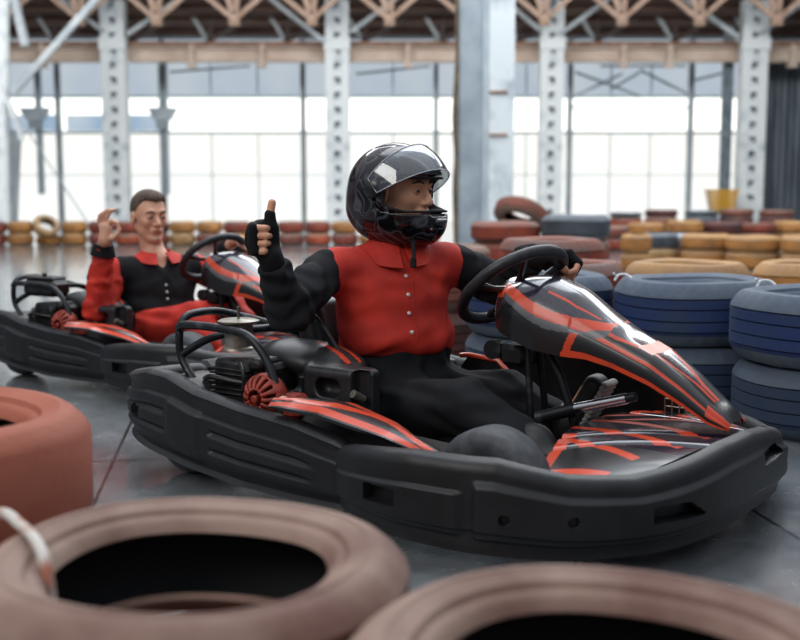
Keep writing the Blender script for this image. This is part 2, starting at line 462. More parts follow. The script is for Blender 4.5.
    def floor_fm(i, j, c):
        o = np.zeros(len(c)); f = i/(nu-1); y = yy[j]
        o[np.abs(y) < .28] = 3
        for sg in (1,-1):
            for p, q in (((.52,-.21),(.80,-.345)),((.50,-.09),(.86,-.225)),((.50,.02),(.885,-.105))):
                o[stripe(c, (p[0], sg*p[1]), (q[0], sg*q[1]), .0135) & (y*sg < (.05 if sg > 0 else -.01))] = 1
        o[(f < .10) & (np.abs(y) > .17)] = 1
        o[(np.abs(y) > .43) & (f < .75)] = 1
        return o
    slab('front_fairing', G, .012, [gloss_black, orange, grey_decal, carbon], root, floor_fm)
    # side skirts of the fairing (grey moulding that meets the bumper)
    m = MB()
    for sg in (-1,1):
        m.box((.52,min(sg*.43,sg*.36),.14),(.64,max(sg*.43,sg*.36),.178), bev=.012)
    m.build('fairing_bracket', plastic2, root)
    # ---- side pod tops with decals
    for sg in (-1,1):
        nu, nv = 120, 40; G = np.zeros((nu, nv, 3))
        for i in range(nu):
            f = i/(nu-1); x = -.14+.56*f
            yo = .575+.03*f-.0*f; yi = np.interp(f, [0,.1,.3,.6,1], [.545,.45,.42,.47,.60])
            for j in range(nv):
                g = j/(nv-1); y = yi+(yo-yi)*g
                G[i,j] = (x, sg*y, np.interp(f,[0,.3,.7,1],[.275,.272,.245,.215])+.016*math.sin(g*PI))
        def pod_fm(i, j, c, nu=nu, nv=nv):
            f = i/nu; g = j/nv; o = np.zeros(len(c))
            o[(g > .06) & (g < .30)] = 1; o[(np.abs(g-.5-.12*np.sin(f*8)) < .10)] = 1; o[(g > .74) & (g < .92)] = 1
            return o
        slab('side_pod_top', G, .010, [gloss_black, orange, grey_decal], root, pod_fm)
        # inner pod wall
        nu, nv = 40, 20; G = np.zeros((nu, nv, 3))
        for i in range(nu):
            f = i/(nu-1)
            for j in range(nv):
                g = j/(nv-1); G[i,j] = (-.22+.62*f, sg*(.43+.03*math.sin(g*3)), .08+.17*g*(1-.2*f))
        slab('side_pod', G, .006, [plastic2], root)
    # far side fairing wall seen beyond the legs, with its moulded seam
    nu, nv = 60, 30; G = np.zeros((nu, nv, 3))
    for i in range(nu):
        f = i/(nu-1); x = -.02+.66*f
        for j in range(nv):
            g = j/(nv-1); y = .34+.02*math.sin(g*2.5)-.02*f-.004*(abs(f-.35) < .012)
            G[i,j] = (x, y, .07+(.285-.05*max(0, f-.6)/.4)*g)
    slab('far_side_panel', G, .01, [plastic2], root)
    # leg shield with orange edge
    m = MB(); y0 = .185
    poly = [(-.03,.30),(.0,.338),(.105,.330),(.215,.235),(.225,.16),(.10,.12),(-.03,.12)]
    V = [(x,y0,z) for x, z in poly]+[(x,y0+.012,z) for x, z in poly]; n = len(poly)
    m.add(V, [tuple(range(n)), tuple(range(n, 2*n))[::-1]]+[(i,(i+1) % n,(i+1) % n+n,i+n) for i in range(n)])
    sh = m.build('leg_shield', plastic2, root)
    m = MB(); m.tube([(-.03,y0,.335),(.0,y0,.340),(.105,y0,.332),(.213,y0,.238),(.222,y0,.19)], .008, 8)
    m.build('orange_edge', orange, sh, 'auto')
    # ---- seat
    def seatf(P):
        x, y, z = P
        # bucket: outer minus inner
        o = smin(rbox(P, (-.30,0,.32), (.045,.215,.20), .04, [(.97,0,.26),(0,1,0),(-.26,0,.97)]), rbox(P, (-.10,0,.115), (.22,.20,.045), .04), .06)
        o = smin(o, rbox(P, (-.20,-.205,.22), (.14,.022,.10), .02), .05); o = smin(o, rbox(P, (-.20,.205,.22), (.14,.022,.10), .02), .05)
        inner = smin(rbox(P, (-.215,0,.42), (.085,.18,.32), .07, [(.97,0,.26),(0,1,0),(-.26,0,.97)]), rbox(P, (.0,0,.27), (.26,.165,.14), .07), .05)
        return smax(o, -inner, .01)
    sdf_obj('seat', seatf, (-.46,-.27,.05), (.18,.27,.58), .008, [plastic2], root)
    for sg in (-1,1):
        m = MB(); m.tube([(-.30,sg*.235,.50),(-.21,sg*.24,.42),(-.10,sg*.25,.27),(-.06,sg*.28,.10)], .011, 8, smooth=5)
        m.build('seat_strut', steel_dark, root, 'auto')
    # ---- engine and its guards (near side, behind the seat)
    eng = MB()
    eng.box((-.48,-.45,.16),(-.34,-.32,.365), bev=.012)
    for k in range(6): eng.box((-.487,-.458,.265+k*.014),(-.333,-.312,.271+k*.014), bev=.002)
    eng.box((-.37,-.43,.27),(-.27,-.30,.36), bev=.015)
    eng.box((-.34,-.45,.34),(-.29,-.36,.375), bev=.01); eng.box((-.56,-.42,.20),(-.49,-.34,.30), bev=.01)
    eng.tube([(-.52,-.44,.30),(-.46,-.475,.315),(-.38,-.47,.31),(-.31,-.44,.30)], .008, 8, smooth=4)
    eng.tube([(-.36,-.46,.36),(-.33,-.475,.33),(-.34,-.47,.27)], .006, 8, smooth=4)
    e = eng.build('engine', engine_black, root, 'auto')
    m = MB(); m.tube([(-.43,-.458,.30),(-.38,-.462,.31)], .006, 8)
    m.build('linkage', chrome, e, 'auto')
    m = MB(); m.lathe([(0,.0),(.05,.0),(.047,.006),(.041,.010),(.041,.072),(.046,.076),(.06,.078),(.061,.084),(.05,.088),(0,.09)], 32, 0, Matrix.Translation((-.42,-.40,.39)))
    m.tube([(-.42,-.40,.47),(-.42,-.40,.515)], .004, 8)
    m.build('air_filter', alu, root, 'auto')
    def fanf(P):
        d = ell(P, (-.262,-.46,.275), (.072,.05,.068))
        x, y, z = [P[i]-c for i, c in enumerate((-.262,-.46,.275))]
        rr = np.sqrt(x**2+z**2); an = np.arctan2(z, x)
        sl = np.maximum(np.abs(((an*14/(2*PI)) % 1)-.5)-.22, np.maximum(.030-rr, rr-.060))
        cut = np.maximum(sl*.03, y-.0+.005)
        cut2 = np.maximum(np.maximum(rr-.024, .012-rr), y+.02)
        return smax(smax(d, -np.maximum(sl*.02, y), .002), -cut2, .002)
    sdf_obj('fan_cover', fanf, (-.35,-.53,.185), (-.18,-.4,.365), .0028, [engine_red], root)
    m = MB(); m.lathe([(0,-.03),(.05,-.03),(.06,0),(.05,.035),(0,.04)], 24, 0, Matrix.Translation((-.262,-.445,.275)) @ X90)
    m.build('fan', engine_black, root, 'auto')
    m = MB(); m.box((-.22,-.47,.22),(-.14,-.40,.29), bev=.015); m.build('starter_box', engine_red, root)
    m = MB(); m.lathe([(0,0),(.014,0),(.016,.008),(.012,.022),(0,.026)], 16, 0, Matrix.Translation((-.175,-.475,.275)) @ Matrix.Rotation(PI/2,4,'X')); m.build('fuel_tap', pale_decal, root, 'auto')
    # guard hoops
    m = MB(); m.tube([(-.569,-.42,.2),(-.575,-.425,.27),(-.64,-.42,.346),(-.648,-.42,.42),(-.655,-.39,.465),(-.665,-.32,.475),(-.68,-.22,.468),(-.62,-.15,.445),(-.50,-.15,.428),(-.395,-.15,.404),(-.30,-.15,.36),(-.26,-.16,.28)], .0125, 12, smooth=5)
    m.build('engine_guard', steel_dark, root, 'auto')
    m = MB(); m.tube([(-.645,-.425,.44),(-.60,-.44,.452),(-.468,-.455,.456),(-.36,-.455,.448),(-.30,-.46,.425),(-.25,-.46,.37),(-.215,-.465,.30),(-.195,-.47,.22)], .0125, 12, smooth=5)
    m.build('engine_guard', steel_dark, root, 'auto')
    m = MB(); m.tube([(-.645,-.42,.352),(-.60,-.40,.385),(-.543,-.38,.413),(-.47,-.33,.432),(-.42,-.22,.435),(-.40,-.15,.41)], .0125, 12, smooth=5)
    m.build('engine_guard', steel_dark, root, 'auto')
    # engine bay shroud and black side box with slot
    def boxf(P):
        x = P[0]
        a = rbox(P, (-.090,-.335,.283), (.112,.045,.080), .022)
        a = smax(a, -rbox(P, (-.105,-.385,.305), (.043,.05,.026), .024), .006)
        a = smax(a, -rbox(P, (-.0,-.385,.30), (.022,.05,.06), .012), .006)
        b = ell(P, (-.27,-.25,.355), (.19,.11,.055), [(.995,0,-.08),(0,1,0),(.08,0,.995)])
        return smin(a, b, .02)
    def boxm(c):
        o = np.zeros(len(c)); r = (c[:,2] > .362) & (c[:,0] > -.25) & (c[:,0] < -.09); yl = c[:,1]+.27+.25*(c[:,0]+.17)
        o[r & ((np.abs(yl) < .009) | (np.abs(yl-.045) < .008))] = 1
        return o
    sdf_obj('engine_cover', boxf, (-.44,-.4,.18), (.06,-.12,.44), .0045, [mat('satin black cover', '17181a', .42, col2='232427', nscale=20), orange], root, boxm)
    m = MB(); m.tube([(-.01,-.385,.30),(-.0,-.35,.28)], .012, 10); m.build('latch', alu, root, 'auto')
    m = MB()   # battery tray / rear arch over the wheel
    nu, nv = 30, 10; G = np.zeros((nu, nv, 3))
    for i in range(nu):
        an = PI*(.12+.70*i/(nu-1))
        for j in range(nv): G[i,j] = (-.62-.15*math.cos(an), -.49+.15*j/(nv-1), .15+.15*math.sin(an))
    slab('wheel_arch', G, .006, [plastic2], root)
    # ---- steering
    n_ = Vector((-.60,.16,.78)).normalized(); C0 = Vector((.262,0,.582))
    e1 = Vector((.35,.35,.0)); e1 = (e1-n_*e1.dot(n_)).normalized(); e2 = n_.cross(e1)
    sw = empty('steering_wheel'); sw.parent = root; sw.location = C0
    m = MB(); Rw = .163
    ring = []
    for k in range(48):
        a = 2*PI*k/48; rr = Rw*(1-.05*math.cos(a*2)); ring.append(tuple(e1*(rr*math.cos(a))+e2*(rr*math.sin(a))))
    m.tube(ring, .017, 12, closed=True); m.build('wheel_rim', mat('steering wheel rubber','1c1d20',.45,col2='2b2c30',nscale=40,bump=.3,bscale=300,bdist=.001), sw, 'auto')
    for a in (-.25, PI/2+.25, PI+.25+.3, -PI/2):
        m = MB(); d = e1*math.cos(a)+e2*math.sin(a); m.tube([d*.025-n_*.015, d*.09-n_*.012, d*(Rw-.012)], [.012,.008,.012], 8); m.build('spoke', gloss_black, sw, 'auto')
    q = n_.to_track_quat('Z','Y').to_matrix().to_4x4()
    m = MB(); m.lathe([(0,-.03),(.03,-.03),(.034,-.01),(.034,.0),(.025,.012),(0,.014)], 24, 0, q); m.build('hub', chrome, sw, 'auto')
    m = MB(); m.tube([C0-n_*.02, C0-n_*.30, (.50,-.02,.14)], .012, 10); m.tube([(.36,-.05,.12),(.33,-.03,.42)], .01); m.tube([(.36,.05,.12),(.33,.03,.42)], .01)
    m.box((.25,-.05,.36),(.33,.05,.42), bev=.012); m.tube([(.22,-.04,.40),(.22,.0,.40)], .028, 16)
    m.build('steering_column', steel_dark, root, 'auto')
    # pedals
    m = MB(); m.tube([(.483,-.05,.262),(.64,-.05,.308)], .0145, 16); m.build('pedal_bar', chrome, root, 'auto')
    m = MB(); m.tube([(.635,-.05,.307),(.665,-.05,.316)], .012, 12); m.build('bar_end', steel_dark, root, 'auto')
    m = MB(); m.tube([(.38,-.06,.225),(.49,-.05,.264)], .018, 12); m.tube([(.48,-.02,.10),(.488,-.045,.262)], .008); m.build('pedal', steel_dark, root, 'auto')
    m = MB()   # wire brace ahead of the far wheel
    for k in range(6): m.tube([(.60+k*.022,.30,.14),(.60+k*.022,.30,.25)], .002, 6)
    for k in range(6): m.tube([(.60,.30,.14+k*.022),(.71,.30,.14+k*.022)], .002, 6)
    m.build('mesh_guard', alu, root)
    return root

def copy_tree(o, parent=None, skip=()):
    c = o.copy(); COL.objects.link(c); c.parent = parent
    for ch in list(o.children):
        if ch.name.split('.')[0] not in skip: copy_tree(ch, c, skip)
    return c
KG = 'rental go-karts'
kart1 = build_kart('go_kart', (K1[0], K1[1], 0), -TH1, 'black and orange go-kart in front, driven by the person in the helmet', KG)
kart2 = copy_tree(kart1, None, skip=('air_filter',))
kart2.location = (K2[0], K2[1], 0); kart2.rotation_euler = (0,0,-TH2); kart2.scale = (.94,.94,.94)
kart2['label'] = 'black and red go-kart behind at left, driven by the bareheaded young person'
m = MB(); m.box((-.56,-.45,.395),(-.34,-.33,.475), bev=.02); m.box((-.54,-.44,.475),(-.36,-.34,.49), bev=.01); m.tube([(-.45,-.40,.49),(-.45,-.40,.505)], .01)
m.build('air_box', engine_black, kart2)


# ================================================================== PEOPLE
def NP(*a): return np.array(a, float)
def unit(v): v = np.array(v, float); return v/np.linalg.norm(v)
skin = mat('skin', 'd9a081', .5, col2='c98c6c', nscale=14, bump=.08, bscale=300, bdist=.001)
skin2 = mat('fair skin', 'd2a085', .5, col2='c48b70', nscale=14, bump=.08, bscale=300, bdist=.001)
lip = mat('lips', 'b5735e', .5); brow = mat('short brown hair', '3a2d25', .75, col2='5f4e40', nscale=120, lo=.4, hi=.6, bump=.6, bscale=500, stretch=(1,1,.3), bdist=.002)
eye_w = mat('eye white', 'a59c96', .35); iris = mat('iris', '2c2622', .2)
red_cloth = mat('red jacket cloth', 'c62c1a', .78, col2='a82113', nscale=7, bump=.3, bscale=900, bdist=.001)
black_cloth = mat('black jacket cloth', '131417', .85, col2='1a1b1e', spec=.25, nscale=9, bump=.3, bscale=900, bdist=.001)
glove_m = mat('black knit glove', '0f1013', .85, spec=.25, bump=.3, bscale=900, bdist=.001)
button_m = mat('pearl snap button', 'd8d6d2', .2, .3)
shoe_m = mat('black shoe', '17181a', .5); sole_m = mat('grey rubber sole', '8a8984', .7, bump=.5, bscale=80)

def head_sdf(P, c, R, S=1.):
    q = [k/S for k in frame(P, c, R)]
    # build in canonical head space: x forward, y left, z up
    d = ell(q, (-.012,0,.035), (.096,.075,.086))
    d = smin(d, ell(q, (.026,0,-.02), (.062,.060,.082)), .03)
    for s in (-1, 1):
        d = smin(d, cap(q, (.0,s*.050,-.05), (.052,s*.020,-.098), .018, .017), .022)
        d = smin(d, ell(q, (.060,s*.036,-.022), (.022,.020,.020)), .018)
    d = smin(d, ell(q, (.070,0,-.098), (.022,.022,.018)), .018)
    d = smin(d, cap(q, (.078,-.030,.022), (.078,.030,.022), .013), .014)
    for s in (-1, 1): d = smax(d, -ell(q, (.098,s*.031,.003), (.022,.019,.012)), .010)
    d = smin(d, cap(q, (.083,0,.012), (.104,0,-.030), .008, .012), .008)
    for s in (-1, 1): d = smin(d, ell(q, (.094,s*.012,-.034), (.012,.009,.008)), .005)
    d = smin(d, ell(q, (.078,0,-.062), (.018,.028,.022)), .012)
    d = smin(d, ell(q, (.0915,0,-.0585), (.009,.023,.0055)), .003); d = smin(d, ell(q, (.089,0,-.069), (.009,.019,.006)), .003)
    for s in (-1, 1):
        e = ell(q, (-.006,s*.079,-.006), (.020,.009,.032)); e = smax(e, -ell(q, (-.002,s*.088,-.004), (.011,.007,.019)), .004); d = smin(d, e, .006)
    for s in (-1, 1): d = smin(d, ell(q, (.076,s*.031,.002), (.014,.014,.0125)), .002)
    return d*S
def hpt(c, R, S, p): return tuple(np.array(c)+S*(p[0]*np.array(R[0])+p[1]*np.array(R[1])+p[2]*np.array(R[2])))
def fr(o, A, p): return tuple(np.array(o)+p[0]*A[0]+p[1]*A[1]+p[2]*A[2])
def finger(P, pts, r0=.0095, r1=.0075):
    d = None
    n = len(pts)-1
    for i in range(n):
        a = r0+(r1-r0)*i/n; b = r0+(r1-r0)*(i+1)/n
        e = cap(P, pts[i], pts[i+1], a, b); d = e if d is None else smin(d, e, .004)
    return d
def hand_sdf(P, H, grow=0., skip_tips=False):
    pal = None
    for (a, b, r0, r1) in H['palm']:
        e = cap(P, a, b, r0+grow, r1+grow); pal = e if pal is None else smin(pal, e, .015)
    for f in H['fingers']:
        f_ = f[:3] if (skip_tips and len(f) > 3) else f
        th_ = .0026 if f is H['fingers'][-1] else 0.; pal = smin(pal, finger(P, f_, .0100+grow+th_, (.0082 if not skip_tips else .0094)+grow+th_), .016 if skip_tips else .005)
    return pal

def make_person(cfg):
    K, th, base = cfg['K'], cfg['th'], cfg['base']
    c, s = math.cos(th), math.sin(th)
    wl = (K[0]+base[0]*c+base[1]*s, K[1]-base[0]*s+base[1]*c, base[2])
    root = empty('person', wl, -th, cfg['label'], 'person')
    off = base
    hc, HR, HS = cfg['head'], cfg['R'], cfg['S']
    shR, shL, pel = NP(*cfg['shR']), NP(*cfg['shL']), NP(*cfg['pelvis'])
    l = unit((shL-shR)*NP(1,1,0)); e2 = np.array([l[1], -l[0], 0.]); TR = [tuple(l), tuple(e2), (0,0,1)]
    mid = (shR+shL)/2; nb = mid+NP(0,0,.03)
    armR, armL = cfg['armR'], cfg['armL']        # elbow, wrist
    legs = cfg['legs']; up = mid[2]-pel[2]
    chest = mid*NP(1,1,0)+NP(0,0,pel[2]+up*.72); belly = (mid*.55+pel*.45)*NP(1,1,0)+NP(0,0,pel[2]+up*.34)
    def torso(P, g=0.):
        d = ell(P, tuple(chest), (.166+g,.112+g,up*.40+g), TR)
        d = smin(d, ell(P, tuple(belly), (.150+g,.108+g,up*.42+g), TR), .06)
        d = smin(d, cap(P, shR+l*.03, shL-l*.03, .058+g), .05)
        d = smin(d, ell(P, tuple(pel+NP(0,0,.02)), (.155+g,.12+g,.11+g), TR), .05)
        return smin(d, cap(P, nb-NP(0,0,.03), nb+NP(0,0,.01), .075+g, .058+g), .04)
    def arm(P, sh, A, g=0., cut=False):
        d = smin(cap(P, sh, A[0], .050+g, .042+g), cap(P, A[0], A[1], .041+g, .028+g*.8), .02)
        return d
    def leg(P, L, g=0.):
        return smin(cap(P, L[0], L[1], .078+g, .056+g), cap(P, L[1], L[2], .054+g, .036+g), .03)
    hands = cfg['hands']
    def body(P):
        d = head_sdf(P, hc, HR, HS)
        neck0 = hpt(hc, HR, HS, (-.022,0,-.06))
        d = smin(d, cap(P, neck0, nb, .050*HS, .056*HS), .02)
        d = smin(d, torso(P), .03)
        for sh, A in ((shR, armR), (shL, armL)): d = smin(d, arm(P, sh, A), .02)
        for H, A in zip(hands, (armR, armL)):
            d = smin(d, hand_sdf(P, H), .008)
        for L in legs:
            d = smin(d, leg(P, L), .03); d = smin(d, cap(P, L[2], L[3], .026, .018), .02)
        return d
    allp = [hpt(hc, HR, HS, p) for p in ((.1,.1,.12),(-.12,-.1,-.1))]+[shR, shL, pel]+[q for A in (armR, armL) for q in A]+[q for L in legs for q in L]
    for H in hands: allp += [p for f in H['fingers'] for p in f]
    lo, hi = lo_hi([np.array(p) for p in allp], .09)
    hcA = np.array(hc)
    def bm(cc):
        q = (cc-hcA) @ np.array(HR).T/HS; o = np.zeros(len(cc))
        o[(((q[:,0]-.089)/.016)**2+(q[:,1]/.0235)**2+((q[:,2]+.064)/.0115)**2 < 1)] = 1
        return o
    sdf_obj('body', body, lo, hi, .0038, [cfg['skin'], lip], root, bm, off)
    # eyes and brows
    for sg in (-1, 1):
        Q = Vector(np.array(HR[0])).to_track_quat('X','Z').to_matrix().to_4x4()
        for nm_, e0, e1_ in (('upper_eyelid', .38, 2.2), ('lower_eyelid', -2.0, -.40)):
            m = MB(); r_ = .0136; V = []; F = []
            for a_ in range(15):
                for b_ in range(9):
                    az = -1.5+3.0*a_/14; el = e0+(e1_-e0)*b_/8; el_ = el*(math.cos(az)*.75+.25) if abs(el) < .5 else el
                    V.append(tuple(Q @ Vector((r_*math.cos(el_)*math.cos(az), r_*math.cos(el_)*math.sin(az), r_*math.sin(el_)))))
            for a_ in range(14):
                for b_ in range(8): k0 = a_*9+b_; F.append((k0, k0+1, k0+10, k0+9))
            m.add(V, F); lo_ = m.build(nm_, cfg['skin'], root, True); lo_.location = np.array(hpt(hc, HR, HS, (.0785,sg*.031,.0015)))-off
        m = MB(); m.lathe([(0,-.0122)]+[(.0122*math.sin(PI*k/12), -.0122*math.cos(PI*k/12)) for k in range(1,12)]+[(0,.0122)], 16, 0)
        o = m.build('eye', eye_w, root, True); o.location = np.array(hpt(hc, HR, HS, (.0780,sg*.031,.0015)))-off
        k = MB(); g = np.array(cfg['gaze']); k.lathe([(.0,.0130),(.0035,.0126),(.0062,.0112),(.0062,.010),(0,.010)], 14, 0, Vector(g).to_track_quat('Z','Y').to_matrix().to_4x4())
        k.build('iris', iris, o, True)
        m = MB(); b = [hpt(hc, HR, HS, p) for p in ((.094,sg*.014,.0235),(.092,sg*.031,.029),(.079,sg*.049,.023))]
        m.tube([np.array(q)-off for q in b], [.0028,.004,.002], 8, smooth=4); m.build('eyebrow', brow, root, True)
    # ---- torso garment
    fA = cfg['fold']
    def shirt(P):
        fo = folds(P, fA, .75, 1.3)*np.clip((.62*up+pel[2]+.10-P[2])/.20, .6, 1.4)
        d = torso(P, .012)
        d = smin(d, ell(P, tuple(NP(belly[0], belly[1], cfg['hem']+.05)+e2*.008), (.168,.128,.065), TR), .05)
        d = smax(d+fo, cfg['hem']-P[2], .012)
        for sh, A in ((shR, armR), (shL, armL)): d = smin(d, cap(P, sh, sh*.75+NP(*A[0])*.25, .062, .056), .02)
        n0 = np.array(hpt(hc, HR, HS, (-.022,0,-.06)))
        if cfg.get('vneck'): d = smax(d, -cap(P, nb+e2*.05+NP(0,0,.05), nb+e2*.125-NP(0,0,.03), .036, .010), .01)
        return smax(d, -cap(P, nb-NP(0,0,.01), n0+NP(0,0,.05), .058, .075), .01)
    lo2, hi2 = lo_hi([shR, shL, pel, nb, NP(mid[0], mid[1], cfg['hem'])], .16); lo2[2] = cfg['hem']-.03
    jk = sdf_obj('jacket', shirt, lo2, hi2, .0055, [cfg['m_torso']], root, None, off)
    # ---- sleeves
    for nm, sh, A, cuff in (('r', shR, armR, 0), ('l', shL, armL, 1)):
        sgn = -1 if nm == 'r' else 1
        a0, a1 = NP(*A[0]), NP(*A[1]); ax = unit(a1-a0); end = a1-ax*cfg.get('short', 0.)
        def sl(P, sh=sh, a0=a0, a1=a1, ax=ax, sgn=sgn):
            d = smin(cap(P, sh+l*sgn*.010, a0, .066, .062), cap(P, a0, a1, .060, .044), .02)
            rd = np.sqrt((P[0]-sh[0])**2+(P[1]-sh[1])**2+(P[2]-sh[2])**2); d = d+folds(P, cfg['fold']*1.35, 1.0, 2.+sgn)*np.clip((rd-.05)/.08, 0, 1)
            pl = (P[0]-a1[0])*ax[0]+(P[1]-a1[1])*ax[1]+(P[2]-a1[2])*ax[2]
            d = smax(d, pl+.004, .01)
            # armhole seam plane
            q = (P[0]-sh[0])*l[0]*sgn+(P[1]-sh[1])*l[1]*sgn
            return smax(d, -(q+.012), .008)
        lo3, hi3 = lo_hi([sh, a0, a1], .09)
        slv = sdf_obj('sleeve', sl, lo3, hi3, .005, [cfg['m_sleeve']], root, None, off)
        if cfg.get('cuff'):
            m = MB(); m.tube([a1-ax*.040-off, a1-ax*.034-off, a1+ax*.010-off], [.057,.056,.042], 20); m.build('cuff', cfg['cuff'], slv, 'auto')
    # ---- collar
    m_c = cfg['m_collar']; R0 = .066
    for sg in (-1, 1):
        nu, nv = 26, 8; G = np.zeros((nu, nv, 3))
        for i in range(nu):
            a = (cfg.get('open', .12)+2.9*i/(nu-1))*sg; d = e2*math.cos(a)+l*math.sin(a)
            for j in range(nv):
                f = j/(nv-1); g = math.cos(a/2)**2
                rad = R0+(.034+.020*g)*f**1.2; z = nb[2]+cfg.get('cz', .06)-.018*g-(.024+cfg.get('flap', .046)*g)*f**1.1
                pp = nb*NP(1,1,0)+d*rad; zz = np.linspace(nb[2]+.12, nb[2]-.15, 90); fs = shirt([pp[0]+0*zz, pp[1]+0*zz, zz]); k_ = np.argmax(fs < .004)
                if fs[k_] < .004 and f > .25: z = max(z, zz[k_])
                G[i,j] = pp+NP(0,0,z)-off
        slab('collar', G, .005, [m_c], root)
    # ---- placket and buttons
    zs = np.linspace(cfg['hem']+.02, nb[2]-.03, 14); pts = []
    for z in zs:
        o = (mid*NP(1,1,0)+NP(0,0,z))+e2*.35
        h = march(shirt, o, -e2, .45)
        if h is not None: pts.append(np.array(h))
    if len(pts) > 3:
        m = MB(); m.tube([p-off+l*.016 for p in pts], .0022, 6, smooth=2); m.build('placket_seam', cfg['m_torso'], jk, True)
        for t in cfg['buttons']:
            p = pts[int(t*(len(pts)-1))]; m = MB(); q = Vector(e2).to_track_quat('Z','Y').to_matrix().to_4x4()
            m.lathe([(0,.005),(.004,.0045),(.0062,.002),(.0065,-.003),(0,-.003)], 14, 0, Matrix.Translation(Vector(p-off+e2*.001)) @ q)
            m.build('button', button_m, jk, 'auto')
    # ---- trousers, shoes
    def trou(P):
        d = smin(ell(P, tuple(pel+NP(0,0,.03)), (.168,.135,.12), TR), torso(P, .014), .03)
        d = smax(d, P[2]-(cfg['hem']+.035), .01)
        for L in legs: d = smin(d, leg(P, L, .016), .05)
        return d+folds(P, cfg['fold']*1.2, .8, 5.)
    lo4, hi4 = lo_hi([pel]+[NP(*q) for L in legs for q in L[:3]], .17)
    tr = sdf_obj('trousers', trou, lo4, hi4, .0065, [cfg['m_legs']], root, None, off)
    for L in legs:
        an, toe = NP(*L[2]), NP(*L[3]); d = unit(toe-an); side = unit(np.cross(d, NP(0,0,1))); nn = np.cross(side, d); RR = [tuple(d), tuple(side), tuple(nn)]
        cc = an+(toe-an)*.42-nn*.018
        def shoe(P):
            a = rbox(P, tuple(cc), (.135,.043,.030), .028, RR); a = smin(a, ell(P, tuple(an+nn*.012+d*.01), (.06,.042,.05), RR), .03); return a
        lo5, hi5 = lo_hi([an, toe, cc+d*.12, cc-d*.12], .08)
        so = sdf_obj('shoe', shoe, lo5, hi5, .005, [shoe_m], root, None, off)
        def sole(P):
            q = frame(P, tuple(cc-nn*.032), RR); a = rbox(P, tuple(cc-nn*.032), (.140,.045,.010), .009, RR); return a+.0018*np.sin(q[0]*420)
        sdf_obj('shoe_sole', sole, lo5, hi5, .0035, [sole_m if L is legs[1] else shoe_m], so, None, off)
    # ---- gloves
    if cfg.get('gloves'):
        for H, A in zip(hands, (armR, armL)):
            a0, a1 = NP(*A[0]), NP(*A[1]); ax = unit(a1-a0)
            def gl(P, H=H, a1=a1, ax=ax):
                d = hand_sdf(P, H, .0032, True)
                return smin(d, cap(P, a1-ax*.03, a1+ax*.02, .034, .031), .012)
            lo6, hi6 = lo_hi([NP(*p) for f in H['fingers'] for p in f]+[a1-ax*.03], .05)
            sdf_obj('glove', gl, lo6, hi6, .003, [glove_m], root, None, off)
    return root, dict(shirt=shirt, off=off, nb=nb, e2=e2, l=l)

def image_axes(th, K, p):
    """hand frame: r = across towards the right of the person's front view, c = outwards, u = up"""
    c, s = math.cos(th), math.sin(th)
    dx, dy = -K[0], -K[1]; ca = np.array([dx*c-dy*s-p[0], dx*s+dy*c-p[1], 0.]); ca = unit(ca)
    r = np.array([-ca[1], ca[0], 0.]); return [r, ca, np.array([0,0,1.])]

# --- driver in the helmet
A = image_axes(TH1, K1, (-.21,-.5)); oA = NP(-.218,-.50,.718)
def f_(o, A_, pts): return [fr(o, A_, p) for p in pts]
hA = dict(palm=[(fr(oA,A,(.012,-.008,.026)), fr(oA,A,(.012,-.006,-.03)), .024, .024), (fr(oA,A,(-.012,-.012,.026)), fr(oA,A,(-.010,-.012,-.026)), .022, .020), (fr(oA,A,(.006,-.008,-.03)), (-.20,-.492,.655), .026, .028)],
    fingers=[f_(oA,A,[(-.018+.0,-.006,.032-.0205*k), (-.040+.007*(k in (0,3)),.018,.034-.0215*k), (-.030+.004*(k==3),.042,.033-.0215*k), (.004-.004*abs(k-1),.042,.031-.0205*k), (.014-.004*abs(k-1),.020,.030-.020*k)]) for k in range(4)]
    +[f_(oA,A,[(.014,.006,-.004),(.016,.014,.034),(.014,.012,.066),(.020,.008,.098)])])
sw_n = unit((-.60,.16,.78)); sw_e1 = NP(.35,.35,0); sw_e1 = unit(sw_e1-sw_n*(sw_e1@sw_n)); sw_e2 = np.cross(sw_n, sw_e1)
def grip(scale, wrist, ang=.0):
    d = sw_e1*math.cos(ang)+sw_e2*math.sin(ang); t = -sw_e1*math.sin(ang)+sw_e2*math.cos(ang)
    g = scale*(NP(.262,0,.582)+.165*d); B = [t, d, sw_n]; w = NP(*wrist)
    F = [f_(g, B, [(-.030+.0205*k,-.012,.036),(-.030+.0205*k,.026,.028),(-.031+.0205*k,.036,-.010),(-.032+.0205*k,.012,-.031),(-.033+.0205*k,-.012,-.030)]) for k in range(4)]
    F.append(f_(g, B, [(-.030,-.020,.034),(-.050,-.032,.020),(-.054,-.030,-.008),(-.045,-.020,-.024)]))
    return dict(palm=[(fr(g,B,(-.024,-.010,.038)), fr(g,B,(.026,-.010,.038)), .018, .018), (fr(g,B,(-.010,-.03,.046)), tuple(w), .024, .025), (fr(g,B,(.020,-.02,.044)), tuple(w), .020, .024)], fingers=F)
hB = grip(1., (.235,.175,.652))
